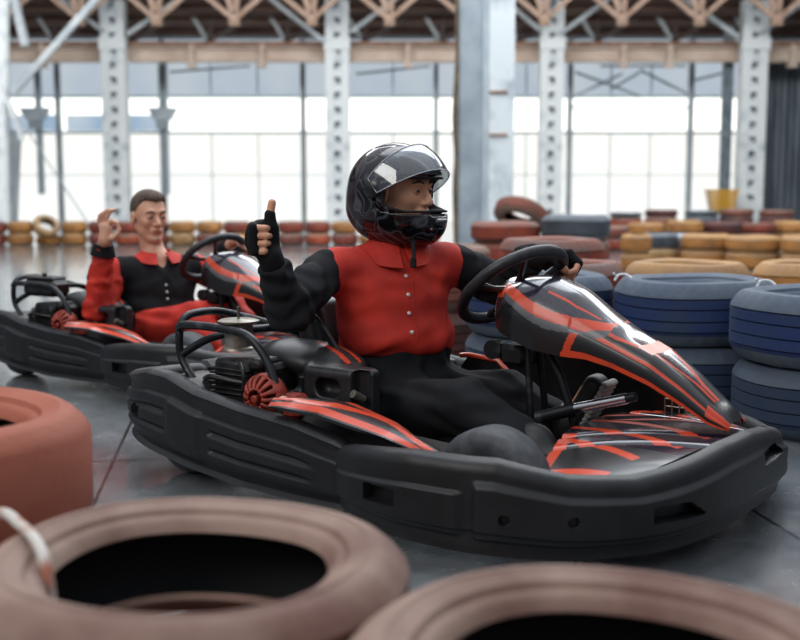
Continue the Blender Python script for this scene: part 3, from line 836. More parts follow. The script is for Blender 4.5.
P1 = dict(K=K1, th=TH1, base=NP(-.15,0,.14), label='person in black helmet, red and black jacket, giving a thumbs up',
    head=(-.130,0,.845), R=[(1,0,0),(0,1,0),(0,0,1)], S=1.02, gaze=unit((.95,-.25,.0)),
    shR=(-.255,-.180,.612), shL=(-.050,.160,.620), pelvis=(-.12,0,.23), hem=.362,
    armR=[(-.225,-.40,.515), (-.203,-.49,.655)], armL=[(.04,.285,.555), (.235,.175,.652)],
    legs=[[(-.08,-.10,.205),(.23,-.195,.262),(.43,-.185,.180),(.52,-.185,.175)], [(-.08,.09,.205),(.20,.08,.245),(.38,.11,.17),(.44,.115,.285)]],
    hands=[hA, hB], skin=skin, fold=.0065, m_torso=red_cloth, m_sleeve=black_cloth, m_collar=red_cloth, m_legs=black_cloth, gloves=True, buttons=(.93,.70,.47,.25), cz=.065)
p1, G1 = make_person(P1)
# helmet
hel_m = mat('glossy black helmet shell', '0e0e12', .16, coat=1., col2='1c1920', nscale=7, lo=.45, hi=.6)
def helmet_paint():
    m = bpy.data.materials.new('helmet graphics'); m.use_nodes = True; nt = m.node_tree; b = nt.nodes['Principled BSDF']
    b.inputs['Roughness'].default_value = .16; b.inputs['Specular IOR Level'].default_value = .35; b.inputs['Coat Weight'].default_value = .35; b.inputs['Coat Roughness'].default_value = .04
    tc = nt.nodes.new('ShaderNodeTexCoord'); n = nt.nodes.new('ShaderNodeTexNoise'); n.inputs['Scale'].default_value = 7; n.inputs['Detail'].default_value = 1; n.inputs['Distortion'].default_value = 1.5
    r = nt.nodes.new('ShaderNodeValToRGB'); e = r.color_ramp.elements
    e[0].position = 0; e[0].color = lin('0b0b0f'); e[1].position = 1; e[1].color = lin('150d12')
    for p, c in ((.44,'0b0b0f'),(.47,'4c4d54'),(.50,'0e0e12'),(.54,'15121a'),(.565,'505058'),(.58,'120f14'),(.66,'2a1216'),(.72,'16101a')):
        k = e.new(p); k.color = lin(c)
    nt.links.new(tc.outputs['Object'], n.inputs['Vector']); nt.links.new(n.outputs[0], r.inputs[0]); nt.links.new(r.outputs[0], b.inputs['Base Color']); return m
hp = helmet_paint(); liner = mat('black helmet liner', '101114', .9)
HC = NP(-.135,0,.838)
HSC = .985
def helmet(P):
    q = [(P[i]-HC[i])/HSC for i in range(3)]
    a = ell(q, (-.012,0,.008), (.158,.137,.147))
    b = ell(q, (.050,0,-.086), (.108,.096,.080))
    c = ell(q, (-.030,0,-.055), (.134,.116,.092))
    d = smin(smin(a, b, .05), c, .05)
    d = smin(d, cap(q, (.07,-.06,-.058), (.07,.06,-.058), .05), .03)      # chin bar
    d = smax(d, -(q[2]+.158), .012)
    d = smax(d, -ell(q, (.004,0,-.015), (.118,.088,.150)), .006)
    port = rbox(q, (.140,0,-.002), (.140,.125,.046), .032)
    d = smax(d, -port, .008)
    groove = np.abs(rbox(q, (.140,0,-.002), (.152,.14,.056), .042))-.0020
    d = smax(d, -groove, .003)
    for s in (-1, 1): d = smax(d, -cap(q, (.02,s*.045,.155), (-.07,s*.06,.142), .009), .006)
    d = smax(d, -cap(q, (.150,-.030,-.055), (.150,.030,-.055), .012), .004)
    return d*HSC
def hm(c):
    q = (c-HC)/HSC; o = ell([q[:,0], q[:,1], q[:,2]], (-.012,0,.008), (.158,.137,.147)); pt = rbox([q[:,0], q[:,1], q[:,2]], (.140,0,-.002), (.140,.125,.046), .032)
    o2 = ell([q[:,0], q[:,1], q[:,2]], (.050,0,-.080), (.112,.100,.078)); ins = (np.minimum(o, o2) < -.012)
    return np.where(ins | (pt < .007), 1, 0)
off1 = P1['base']
hel = sdf_obj('helmet', helmet, HC-.2, HC+.2, .0036, [hp, liner], p1, hm, off1)
glass = bpy.data.materials.new('clear visor'); glass.use_nodes = True
nt = glass.node_tree; nt.nodes.clear(); o_ = nt.nodes.new('ShaderNodeOutputMaterial'); mx = nt.nodes.new('ShaderNodeMixShader'); tr_ = nt.nodes.new('ShaderNodeBsdfTransparent'); gl_ = nt.nodes.new('ShaderNodeBsdfGlossy'); lw = nt.nodes.new('ShaderNodeLayerWeight')
tr_.inputs[0].default_value = (.80,.83,.86,1); gl_.inputs['Roughness'].default_value = .05; lw.inputs[0].default_value = .35
mp_ = nt.nodes.new('ShaderNodeMath'); mp_.operation = 'MULTIPLY_ADD'; mp_.inputs[1].default_value = .6; mp_.inputs[2].default_value = .07
nt.links.new(lw.outputs['Fresnel'], mp_.inputs[0]); nt.links.new(mp_.outputs[0], mx.inputs[0]); nt.links.new(tr_.outputs[0], mx.inputs[1]); nt.links.new(gl_.outputs[0], mx.inputs[2]); nt.links.new(mx.outputs[0], o_.inputs[0])
nu, nv = 60, 24; G = np.zeros((nu, nv, 3)); raise_ = .66
for i in range(nu):
    az = (-1+2*i/(nu-1))*1.45
    for j in range(nv):
        f = j/(nv-1); tap = math.cos(az)**.7 if abs(az) < PI/2 else 0
        el = .10+(-.30+.66*f)*(.35+.65*tap)
        x = .168*math.cos(el)*math.cos(az); y = .146*math.sin(az)*math.cos(el*.4); z = .165*math.sin(el)
        x, z = x*math.cos(raise_)-z*math.sin(raise_), x*math.sin(raise_)+z*math.cos(raise_)
        G[i,j] = HC+HSC*NP(x+.004, y, z-.002)-off1
vis = slab('visor', G, .0022, [glass], hel)
edge = [tuple(G[i,0]) for i in range(nu)]+[tuple(G[nu-1,j]) for j in range(1,nv)]+[tuple(G[i,nv-1]) for i in range(nu-2,-1,-1)]+[tuple(G[0,j]) for j in range(nv-2,0,-1)]
m = MB(); m.tube(edge, .0018, 6, closed=True); m.build('visor_edge', mat('clear edge', '9aa0a6', .2, coat=.5), hel, True)
for sg in (-1, 1):
    m = MB(); m.lathe([(0,.010),(.020,.009),(.028,.004),(.030,-.004),(0,-.004)], 24, 0, Matrix.Translation(Vector(HC+HSC*NP(.0,sg*.137,.016)-off1)) @ Matrix.Rotation(-sg*PI/2, 4, 'X'))
    m.build('visor_pivot', gloss_black, hel, 'auto')
m = MB(); m.box((.148,-.028,-.086),(.162,.028,-.072), bev=.004); m.box((.140,-.016,-.108),(.156,.016,-.094), bev=.005)
o = m.build('chin_vent', mat('grey vent','6c6e73',.3,.4), hel); o.location = HC-off1; o.scale = (HSC,)*3
m = MB(); h0 = NP(-.045,-.055,.71); m.tube([h0-off1, h0+NP(.012,-.012,-.03)-off1, h0+NP(.020,-.022,-.062)-off1], .006, 8); m.box(tuple(h0+NP(.010,-.030,-.085)-off1), tuple(h0+NP(.026,-.014,-.055)-off1), bev=.003); m.build('chin_strap', liner, hel)

# --- young driver behind
A2 = image_axes(TH2, K2, (-.05,-.32)); oC = NP(-.042,-.322,.672)
hC = dict(palm=[(fr(oC,A2,(-.040,0,.018)), fr(oC,A2,(-.042,0,-.045)), .021, .022), (fr(oC,A2,(-.022,.004,.012)), fr(oC,A2,(-.034,0,-.045)), .017, .020), (fr(oC,A2,(-.042,0,-.04)), (-.100,-.325,.605), .023, .027)],
    fingers=[f_(oC,A2,[(-.026,.004,.024),(-.008,.016,.044),(.014,.020,.034),(.022,.020,.012)]), f_(oC,A2,[(-.034,0,.030),(-.026,.004,.062),(-.012,.008,.086),(.004,.012,.092)]), f_(oC,A2,[(-.046,-.003,.030),(-.044,0,.060),(-.034,.004,.082),(-.020,.008,.092)]), f_(oC,A2,[(-.056,-.006,.022),(-.060,-.002,.048),(-.056,0,.066),(-.046,.004,.076)]),
    f_(oC,A2,[(-.030,.008,-.034),(-.004,.016,-.030),(.014,.020,-.014),(.022,.020,.004)])])
hD = grip(.94, (.215,.165,.590))
F2 = unit((.915,-.40,-.03)); L2 = unit(np.cross((0,0,1), F2)); U2 = np.cross(F2, L2)
P2 = dict(K=K2, th=TH2, base=NP(-.12,0,.14), label='bareheaded young person in black jacket with red sleeves making an OK hand sign',
    head=(-.130,0,.726), R=[tuple(F2), tuple(L2), tuple(U2)], S=1.0, gaze=unit((.95,-.10,-.02)),
    shR=(-.180,-.168,.478), shL=(-.005,.168,.478), pelvis=(-.09,0,.19), hem=.255,
    armR=[(-.165,-.315,.315), (-.102,-.325,.602)], armL=[(.03,.275,.43), (.215,.165,.590)],
    legs=[[(-.05,-.10,.21),(.27,-.16,.285),(.44,-.16,.17),(.53,-.16,.155)], [(-.05,.10,.21),(.24,.13,.29),(.42,.13,.17),(.50,.12,.2)]],
    hands=[hC, hD], skin=skin2, fold=.0055, m_torso=black_cloth, m_sleeve=red_cloth, m_collar=red_cloth, m_legs=red_cloth, buttons=(.74,.56,.40,.22), cuff=glove_m, cz=.070, vneck=True, flap=.026, open=.30)
p2, G2 = make_person(P2)
hd = NP(*P2['head'])
def hair(P):
    q = frame(P, tuple(hd), P2['R'])
    d = smin(ell(q, (-.013,0,.038), (.100,.0785,.090)), ell(q, (.032,0,.088), (.052,.052,.034)), .02)
    d = d+.0015*np.sin(q[1]*520+6*np.sin(q[0]*60))*np.sin(q[0]*180+q[2]*90)
    line = np.interp(q[0], [-.03, -.012, .0, .018, .034, .050, .075], [-.040, -.022, .012, .030, .052, .070, .080])
    cutf = line-q[2]-.006*np.cos(q[1]*60)
    d2 = smax(d, np.minimum(cutf, 1), .006)
    return smax(d2, -(ell(q, (.055,0,-.02), (.052,.09,.076))), .006)
sdf_obj('hair', hair, hd-.15, hd+.16, .003, [brow], p2, None, P2['base'])

# ================================================================== TYRES
def tyre_mesh(name, R, h, hole, cols, hi=True):
    n = 144 if hi else 56; half = h/2; m = MB()
    # closed profile: inner bead -> sidewall -> shoulder -> tread with grooves -> shoulder -> sidewall -> inner
    side = [(hole, .58), (hole+.008, .74), (hole+.018, .80), (hole+.024,.81), (hole+.030, .90), (hole+.060*(R/.31), 1.0), (R-.060, 1.0), (R-.050,.97), (R-.042,.97), (R-.030, .90), (R-.016, .78), (R-.004, .62)]
    prof = []; kind = []
    for r, f in side: prof.append((r, f*half)); kind.append(1)
    g = [(.52,.495),(.20,.175),(-.17,-.195),(-.50,-.525)] if hi == 1 else [] if hi == 2 else [(.45,.38),(-.02,-.09),(-.38,-.45)]
    for a, b in g:
        prof += [(R, (a+.01)*half), (R-.009, a*half), (R-.009, b*half), (R, (b-.01)*half)]; kind += [0,2,0,0]
    for r, f in side[::-1]: prof.append((r, -f*half)); kind.append(1)
    inn = [(hole+.012, -.50), (R-.04, -.72), (R-.022, 0), (R-.04, .72), (hole+.012, .50)]
    for r, f in inn: prof.append((r, f*half)); kind.append(3)
    k = len(prof); V = []; F = []; M = []
    for j, (r, z) in enumerate(prof):
        f = abs(z)/half
        for i in range(n):
            a = 2*PI*i/n; rr = r; zz = z
            if hi == 1 and r > R-.024 and .68 < f < .95 and (i//2) % 2: rr -= .006      # shoulder blocks
            rr *= 1+.006*math.sin(2*a+1)
            V.append((rr*math.cos(a), rr*math.sin(a), zz+.003*math.sin(3*a+.5)))
    for j in range(k):
        j2 = (j+1) % k
        for i in range(n):
            F.append((j*n+i, j*n+(i+1) % n, j2*n+(i+1) % n, j2*n+i)); q = kind[j]; M.append({0:0,1:1,2:2,3:2}[q])
    me = mesh_np(name, V, F, cols, True, M); recalc(me); autosmooth(me, .6); return me
def tyre_mats(nm, a, b, top, top2, ns=6., lo=.35, hi=.65):
    return [mat(nm+' tread paint', a, .75, col2=b, nscale=ns, lo=lo, hi=hi, bump=.3, bscale=60, bdist=.006), mat(nm+' sidewall', top, .75, col2=top2, nscale=ns*.8, lo=lo, hi=hi, bump=.3, bscale=50, bdist=.006), mat('tyre groove rubber', '121315', .85)]
TC = {
 'blue': tyre_mats('blue tyre', '1a3060', '283850', '56606a', '445062'),
 'slate': tyre_mats('slate blue tyre', '23344f', '2f3b4d', '4a5561', '3c495c'),
 'red': tyre_mats('red tyre', '98402b', '743a2d', '7c4636', '66504a'),
 'orange': tyre_mats('orange tyre', 'b9502f', '934630', '94644c', '7e5f50'),
 'terracotta': tyre_mats('terracotta tyre', '854738', '6a433a', '7d6054', '6b584c'),
 'yellow': tyre_mats('yellow tyre', 'bd8040', '96683b', 'a57e4e', '8f6d4a'),
 'tan': tyre_mats('tan tyre', 'b5844f', '8d6d48', 'a98a62', '8b7354'),
 'grey': tyre_mats('grey tyre', '4b5258', '3a4046', '6a7178', '565c62'),
 'white': tyre_mats('pale blue grey tyre', '6f7f8c', '59656f', '93a2ad', '7b8994'),
 'dark': tyre_mats('dark red tyre', '5c2a26', '3c2725', '6b4440', '4c3a38'),
}
cache = {}
def tyre_of(col, R, h, hi=False):
    k = (col, round(R,3), round(h,3), hi)
    if k not in cache: cache[k] = tyre_mesh('tyre', R, h, R*(.62 if hi == 2 else .58), TC[col], hi)
    return cache[k]
def tyre(col, x, y, z, label, group, R=.31, h=.25, hi=False, tilt=(0,0), name='tyre'):
    o = obj(name, tyre_of(col, R, h, hi), None, (x, y, z+h/2), (tilt[0], tilt[1], random.uniform(0, 6)))
    tag(o, label, 'tyre', group); return o
def px(u, s): return (u-400)/s, 1111/s      # lateral and distance for a scale in px per metre
# foreground
fgR, fgh = .304, .184
FG_A = (-.287, 1.465); FG_B = (.225, 1.14); FG_C = (-.89, 1.98)
tyre_fg = tyre_mats('brown dusty tyre', '5c3829', '7a5646', '65443a', '8c7366', 6., .35, .62)
TC['fg'] = tyre_fg
TC['fgred'] = tyre_mats('rubbed orange red tyre', 'c04a2b', '92432e', '934c36', 'a4604b', 5., .3, .7)
for nm, (x, y), cc, lab in (('a', FG_A, 'fg', 'blurred brown tyre lying nearest at left with a white strap over it'), ('b', FG_B, 'fg', 'blurred brown tyre cut by the bottom edge at right')):
    tyre(cc, x, y, fgh, lab, 'foreground tyres', fgR, fgh, 2)
    tyre('fgred', x+.012, y-.010, 0, lab.replace('blurred brown tyre', 'lower tyre under the brown one').replace('lying nearest at left with a white strap over it','with the strap at left'), 'foreground tyres', fgR, fgh, 2)
tyre('fgred', *FG_C, .225, 'rubbed orange-red tyre cut by the left edge, top of its stack', 'foreground tyres', .32, .225, 2)
tyre('fgred', FG_C[0]-.01, FG_C[1]+.01, 0, 'orange-red tyre on the floor at the left edge, under the rubbed one', 'foreground tyres', .32, .225, 2)
# white strap looped over the brown tyre
sx, sy = FG_A; a = PI+.62
ri, ro = fgR*.56, fgR; zt = 2*fgh+.004
d = (math.cos(a), math.sin(a))
def sp(r, z): return (sx+d[0]*r, sy+d[1]*r, z)
strap_path = [(-.68,1.72,.27),(-.61,1.64,.362),(-.54,1.54,.374),(-.488,1.462,.366),(-.468,1.432,.32),(-.462,1.424,.2)]
m = MB(); m.tube(strap_path, .008, 8, smooth=5)
tag(m.build('strap', mat('grubby white strap','c9c4bd',.6,col2='a5674f',nscale=14,lo=.5,hi=.62), None, 'auto'), 'white strap tied over the brown tyre in the left foreground', 'strap')
# blue stacks behind the kart
BL = [(1.51,3.93,'right of the three blue stacks, nearest the right edge'), (1.20,4.50,'middle blue stack behind the nose cone'), (.59,4.75,'left blue stack behind the steering wheel')]
for i, (x, y, lab) in enumerate(BL):
    tyre('slate', x+.01, y, 0, 'dark blue lower tyre, '+lab, 'blue tyres', .318, .245, True)
    tyre('blue', x, y, .247, 'blue painted top tyre, '+lab, 'blue tyres', .322, .25, True)
tyre('slate', 2.16, 4.0, 0, 'dark blue lower tyre beyond the right edge', 'blue tyres', .318, .245, True)
tie_m = mat('white cable tie', 'd9dde0', .4)
for x, y in ((.90,4.50),(1.38,4.20)):
    m = MB(); m.tube([(x-.03,y-.01,.485),(x-.015,y,.506),(x+.01,y,.510),(x+.03,y-.01,.502),(x+.045,y-.03,.48)], .005, 8, smooth=4); m.tube([(x-.02,y,.50),(x-.035,y-.01,.516)], .004, 8)
    tag(m.build('cable_tie', tie_m, None, 'auto'), 'white cable tie between the %s' % ('left and middle blue tyres' if x < 1 else 'middle and right blue tyres'), 'cable tie')
# second row: reds and yellows just behind the blue ones
ROW2 = [(440,195,'terracotta'),(563,200,'red'),(687,202,'yellow'),(818,204,'yellow')]
nm2 = {0:'behind the steering wheel',1:'left of the yellow ones',2:'behind the middle blue stack',3:'at the right edge'}
for i, (u, s, cc) in enumerate(ROW2):
    x, y = px(u, s)
    for k in range(2): tyre(cc if k else 'dark' if cc in ('red','terracotta') else 'tan', x, y, .25*k, '%s tyre of the second row %s, %s' % (cc, nm2[i], ('lower','upper')[k]), 'second row tyres', .303, .248, True)
# middle and far field: (px, scale, layers, height, radius, colours bottom to top)
FIELD = [
 (552,168,[('terracotta',.28),('red',.285)],.315,'near ring with an open top'),
 (505,116,[('red',.21),('red',.20),('red',.17)],.30,'by the concrete column'),
 (452,128,[('red',.2),('terracotta',.22)],.30,'left of the concrete column'),
 (575,118,[('red',.22),('terracotta',.22),('grey',.20)],.29,'with a grey top tyre'),
 (636,96,[('yellow',.2),('yellow',.2)],.16,'small yellow pair'),
 (660,88,[('tan',.2),('grey',.17)],.20,'narrow grey-topped pair'),
 (655,81,[('red',.17),('white',.16)],.0,''),
 (680,84,[('red',.17),('white',.16)],.30,'with a pale blue-grey top'),
 (712,90,[('yellow',.19),('yellow',.17)],.28,'bright yellow pair'),
 (752,92,[('yellow',.19),('yellow',.17)],.29,'yellow pair with a hollow top'),
 (803,94,[('yellow',.19),('yellow',.18)],.30,'yellow pair at the edge'),
 (608,70,[('red',.18),('terracotta',.17)],.29,'far red pair'),
 (645,66,[('grey',.18),('yellow',.18)],.28,'far yellow on grey'),
 (684,64,[('red',.18),('yellow',.20)],.29,'far long yellow'),
 (722,64,[('dark',.18),('dark',.18)],.29,'far dark red pair, left'),
 (757,63,[('dark',.18),('red',.16)],.27,'far dark red pair, right'),
 (790,63,[('yellow',.18),('yellow',.18)],.28,'far yellow at the edge'),
 (660,56,[('dark',.18),('terracotta',.2),('dark',.12)],.29,'farthest dark'),
 (700,55,[('dark',.18),('grey',.2),('grey',.10)],.29,'farthest grey'),
 (735,55,[('dark',.18),('dark',.2),('terracotta',.13)],.30,'farthest brown'),
 (775,55,[('dark',.18),('dark',.2),('terracotta',.11)],.31,'farthest brown at the edge'),
 (625,57,[('dark',.18),('red',.2),('grey',.08)],.28,'farthest low'),
 (590,60,[('red',.18),('red',.2)],.28,'far red behind the grey one'),
 (480,66,[('red',.2),('red',.2)],.3,'far red at the concrete column'),
]
SP = [[*px(u, s), R] for (u, s, lay, R, lab) in FIELD]; FIX = [[*px(u, s), .31] for u, s, c in ROW2]
for _ in range(80):          # let neighbouring stacks settle clear of each other
    for i in range(len(SP)):
        for q in SP[i+1:]+FIX:
            a, b = SP[i], q
            if a[2] == 0 or b[2] == 0: continue
            dx, dy = b[0]-a[0], b[1]-a[1]; dd = math.hypot(dx, dy)+1e-6; ov = a[2]+b[2]+.01-dd
            if ov > 0:
                sg = 1 if dy >= 0 else -1; a[1] -= sg*ov*.4; a[0] -= dx/dd*ov*.15
                if q not in FIX: b[1] += sg*ov*.4; b[0] += dx/dd*ov*.15
for (u, s, lay, R, lab), (x, y, _r) in zip(FIELD, SP):
    if R == 0: continue
    z = 0
    for k, (cc, h) in enumerate(lay):
        pos = 'top' if k == len(lay)-1 else ('bottom' if k == 0 else 'middle')
        tyre(cc, x, y, z, '%s tyre, %s of the stack %s, right tyre field' % (cc, pos, lab), 'tyres in the right field', R, h, s > 100); z += h+.001
# leaning tyre seen with its hole
x, y = px(521, 96)
for k in range(2): tyre('terracotta' if k else 'dark', x, y, .19*k, '%s tyre of the stack that carries the tipped tyre by the concrete column' % ('upper terracotta' if k else 'lower dark red'), 'tyres in the right field', .29, .19)
tyre('terracotta', x, y, .50, 'terracotta tyre tipped up behind the red stack by the concrete column', 'tyres in the right field', .29, .18, False, (.55, .1))
# long barrier in front of the glazed wall
FAR = ['red','yellow','tan','yellow','red','red','dark','yellow','yellow','red','yellow','red','red','yellow','terracotta','red','orange','orange','yellow','red']
for i, cc in enumerate(FAR):
    u = -6+27*i; s = 64
    if 447 < u < 520: continue
    x, y = px(u, s); low = FAR[(i*3+1) % len(FAR)] if i not in (0,1,4) else cc
    if i == 2:
        tyre('tan', x, y-.05, .20, 'tan tyre tipped towards the track showing its hole, far left barrier', 'far barrier tyres', .20, .17, False, (.85,0)); tyre('yellow', x, y+.1, 0, 'yellow tyre under the tipped tan one, far left barrier', 'far barrier tyres', .20, .14); continue
    for k in range(2):
        tyre(low if k == 0 else cc, x, y+(.02 if k else 0), .185*k, '%s tyre, %s layer of barrier stack %s' % (low if k == 0 else cc, ('lower','upper')[k], ['at the left picture edge','second from the left edge','','fourth from the left edge','left of the raised OK hand','behind the OK hand','behind the head of the young person','just right of the young head','next right of the young head','above the young driver steering wheel','above the rear kart nose','left of the thumb','behind the thumb','right of the thumb','left of the helmet','behind the helmet left side','behind the helmet','behind the helmet right side','','behind the raised chin'][i]), 'far barrier tyres', .20 if i < 5 else .207, .18)

# ================================================================== THE HALL
FPX = 1111.; PITCH = math.atan(130/FPX); HC_ = .85
def Z(row, Y):
    e = math.atan((320-row)/FPX)-PITCH; return HC_+Y*math.tan(e)
def X(u, row, Y):
    z = Z(row, Y)-HC_; return (u-400)/FPX*(Y*math.cos(PITCH)-z*math.sin(PITCH))
def structure(o, label=None):
    o['kind'] = 'structure'
    if label: o['label'] = label
    return o
# floor: worn concrete slabs with saw-cut joints
fm = bpy.data.materials.new('worn concrete floor'); fm.use_nodes = True; nt = fm.node_tree; b = nt.nodes['Principled BSDF']
tc = nt.nodes.new('ShaderNodeTexCoord'); mp = nt.nodes.new('ShaderNodeMapping'); mp.inputs['Rotation'].default_value = (0,0,math.radians(-8.3)); mp.inputs['Location'].default_value = (.40, -.03, 0)
br = nt.nodes.new('ShaderNodeTexBrick'); br.offset = 0; br.inputs['Scale'].default_value = 1.; br.inputs['Mortar Size'].default_value = .006; br.inputs['Brick Width'].default_value = 1.75; br.inputs['Row Height'].default_value = 1.75
br.inputs['Color1'].default_value = (1,1,1,1); br.inputs['Color2'].default_value = (.88,.88,.88,1); br.inputs['Mortar'].default_value = (.12,.12,.12,1)
n1 = nt.nodes.new('ShaderNodeTexNoise'); n1.inputs['Scale'].default_value = 1.6; n1.inputs['Detail'].default_value = 8
n2 = nt.nodes.new('ShaderNodeTexNoise'); n2.inputs['Scale'].default_value = 9; n2.inputs['Detail'].default_value = 6; n2.inputs['Distortion'].default_value = 1
r1 = nt.nodes.new('ShaderNodeValToRGB'); r1.color_ramp.elements[0].position = .35; r1.color_ramp.elements[1].position = .7; r1.color_ramp.elements[0].color = lin('505457'); r1.color_ramp.elements[1].color = lin('84888a')
mm = nt.nodes.new('ShaderNodeMixRGB'); mm.blend_type = 'MULTIPLY'; mm.inputs[0].default_value = 1.
m2 = nt.nodes.new('ShaderNodeMixRGB'); m2.blend_type = 'OVERLAY'; m2.inputs[0].default_value = .35
rr = nt.nodes.new('ShaderNodeMapRange'); rr.inputs[3].default_value = .14; rr.inputs[4].default_value = .34
nt.links.new(tc.outputs['Object'], mp.inputs[0])
for n in (br, n1, n2): nt.links.new(mp.outputs[0], n.inputs['Vector'])
nt.links.new(n1.outputs[0], r1.inputs[0]); nt.links.new(r1.outputs[0], m2.inputs[1]); nt.links.new(n2.outputs[0], m2.inputs[2]); nt.links.new(m2.outputs[0], mm.inputs[1]); nt.links.new(br.outputs[0], mm.inputs[2]); nt.links.new(mm.outputs[0], b.inputs['Base Color'])
nt.links.new(n2.outputs[0], rr.inputs[0]); nt.links.new(rr.outputs[0], b.inputs['Roughness'])
b.inputs['Coat Weight'].default_value = .8; b.inputs['Coat Roughness'].default_value = .12; b.inputs['Specular IOR Level'].default_value = .7
bp = nt.nodes.new('ShaderNodeBump'); bp.inputs['Strength'].default_value = .06; bp.inputs['Distance'].default_value = .006; nt.links.new(n2.outputs[0], bp.inputs['Height']); nt.links.new(bp.outputs[0], b.inputs['Normal'])
m = MB(); m.box((-26,-6,-.1),(26,33,0)); structure(m.build('floor', fm))
# glazed far wall
YW = 31.
frame_m = mat('grey painted steel', 'a3afb7', .6, col2='bcc6cb', nscale=2.); frame_d = mat('dark steel rail', '9aa6ad', .6); pale = mat('pale wall paint', 'b9c3c9', .7)
w_top = emit('backlit blue-grey panel', 'bccbda', .86, 'ccd6de', .5); w_win = emit('bright daylight window', 'fbfdf6', 1.9); w_low = emit('translucent daylight panel', 'f4f7f5', 1.15, 'fbf9ef', .35)
w_blue = emit('bluish daylight window', 'a9c3dc', .85, 'd8e4ec', .6)
mull = [-95, 62, 165, 305, 437, 570, 690, 765]
for i in range(len(mull)-1):
    u0, u1 = mull[i], mull[i+1]
    x0, x1 = X(u0, 140, YW), X(u1, 140, YW)
    w = empty('window_%d' % (i+1), ((x0+x1)/2, YW, 0)); structure(w)
    cx = (x0+x1)/2
    def pane(nm, r0, r1, mt):
        m = MB(); m.box((x0-cx, 0, Z(r1, YW)), (x1-cx, .04, Z(r0, YW))); m.build(nm, mt, w)
    pane('upper_panel', 40, 96, w_top); pane('clear_pane', 96, 132, w_win); pane('lower_panel', 132, 229, w_low)
    if i in (0, 1):
        m = MB(); m.box((x0-cx+.15, -.03, Z(131, YW)), (x1-cx-.15, -.005, Z(115, YW))); m.build('blue_pane', w_blue, w)
    m = MB()
    for k, (uu) in enumerate((u0, u1)):
        xx = X(uu, 140, YW)-cx; wd = .10 if k else .02
        m.box((xx-wd, -.22, 0), (xx+wd*.2 if k else xx+.02, -.0, Z(40, YW)))
    m.build('window_frame', frame_m, w)
    m = MB(); m.box((x0-cx, -.10, Z(134, YW)), (x1-cx, -.0, Z(131.5, YW))); m.box((x0-cx, -.10, Z(98, YW)), (x1-cx, 0, Z(96, YW)))
    if i == 5: m.box((x0-cx, -.16, Z(108.5, YW)), (x1-cx, -.08, Z(106.5, YW)))
    m.build('rail', frame_d, w)
    m = MB(); nn = max(2, round((u1-u0)/46))
    for k in range(1, nn):
        xx = x0-cx+(x1-x0)*k/nn; m.box((xx-.018, -.02, 0), (xx+.018, 0, Z(132, YW))); m.box((xx-.02, -.02, Z(96, YW)), (xx+.02, 0, Z(60, YW)))
    m.box((x0-cx, -.02, Z(175.5, YW)), (x1-cx, 0, Z(174.5, YW)))
    m.build('glazing_bar', mat('pale glazing bar', 'c3ccd0', .6), w)
m = MB(); m.box((-26, YW+.06, 0), (26, YW+.3, 9)); structure(m.build('wall_back', pale))
# dark corrugated wall at right
m = MB(); x0 = X(765, 140, 30); n = 60
V = []; F = []
for i in range(n+1):
    x = x0+i*.09; y = 30.+(.05 if i % 2 else 0)
    V += [(x, y, 0), (x, y, Z(50, 30))]
for i in range(n): F.append((2*i, 2*i+2, 2*i+3, 2*i+1))
for i in range(n+1): V += [(V[2*i][0], 30.15, 0), (V[2*i][0], 30.15, Z(50, 30))]
k = 2*(n+1)
for i in range(n): F.append((k+2*i, k+2*i+1, k+2*i+3, k+2*i+2)); F.append((2*i+1, 2*i+3, k+2*i+3, k+2*i+1))
m.add(V, F); structure(m.build('wall_right', mat('dark corrugated sheet', '4c555d', .55, .3, col2='69737b', nscale=1.3, stretch=(3,1,.4))))
# roof
roof_m = mat('brown roof boards', '4a342b', .85, col2='6d5144', nscale=.8, stretch=(1,6,1), lo=.35, hi=.7)
m = MB()
zr = lambda y: 4.98+(31.4-y)*.15
for k in range(16):
    ya = 31.5-k; yb = ya-1.0
    m.add([(-26,ya,zr(ya)),(26,ya,zr(ya)),(26,yb,zr(yb)),(-26,yb,zr(yb)),(-26,ya,zr(ya)+.12),(26,ya,zr(ya)+.12),(26,yb,zr(yb)+.12),(-26,yb,zr(yb)+.12)], [(0,1,2,3),(7,6,5,4),(0,4,5,1),(2,6,7,3),(1,5,6,2),(0,3,7,4)])
    m.box((-26, ya-.08, zr(ya)-.10), (26, ya, zr(ya)))
structure(m.build('ceiling', roof_m))
# crane beam
beam_m = mat('beige painted beam', 'b9a392', .7, col2='d3c1b0', nscale=1.5, lo=.35, hi=.7); rust = mat('rusty brown steel', '7b5a48', .8, col2='9a7862', nscale=4)
YB = 28.6; br_ = empty('crane_beam', (0, YB, 0), 0, 'long beige riveted beam running under the roof trusses', 'beam')
m = MB(); z0, z1 = Z(62, YB), Z(47.5, YB); m.box((-15,-.06,z0+.04),(15,.06,z1)); m.box((-15,-.2,z0),(15,.2,z0+.05)); m.box((-15,-.2,z1-.05),(15,.2,z1)); m.build('beam_web', beam_m, br_)
m = MB(); m.box((-15,-.24,z1+.02),(15,.2,Z(42.5, YB))); m.build('top_flange', rust, br_)
for u in (45, 193, 263, 408, 478, 622, 668, 790):
    m = MB(); x = X(u, 55, YB); m.box((x-.06,-.28,z0-.10),(x+.06,-.1,z1+.05)); m.box((x-.10,-.30,z0-.16),(x+.10,-.05,z0-.03)); m.build('bracket', beam_m, br_)
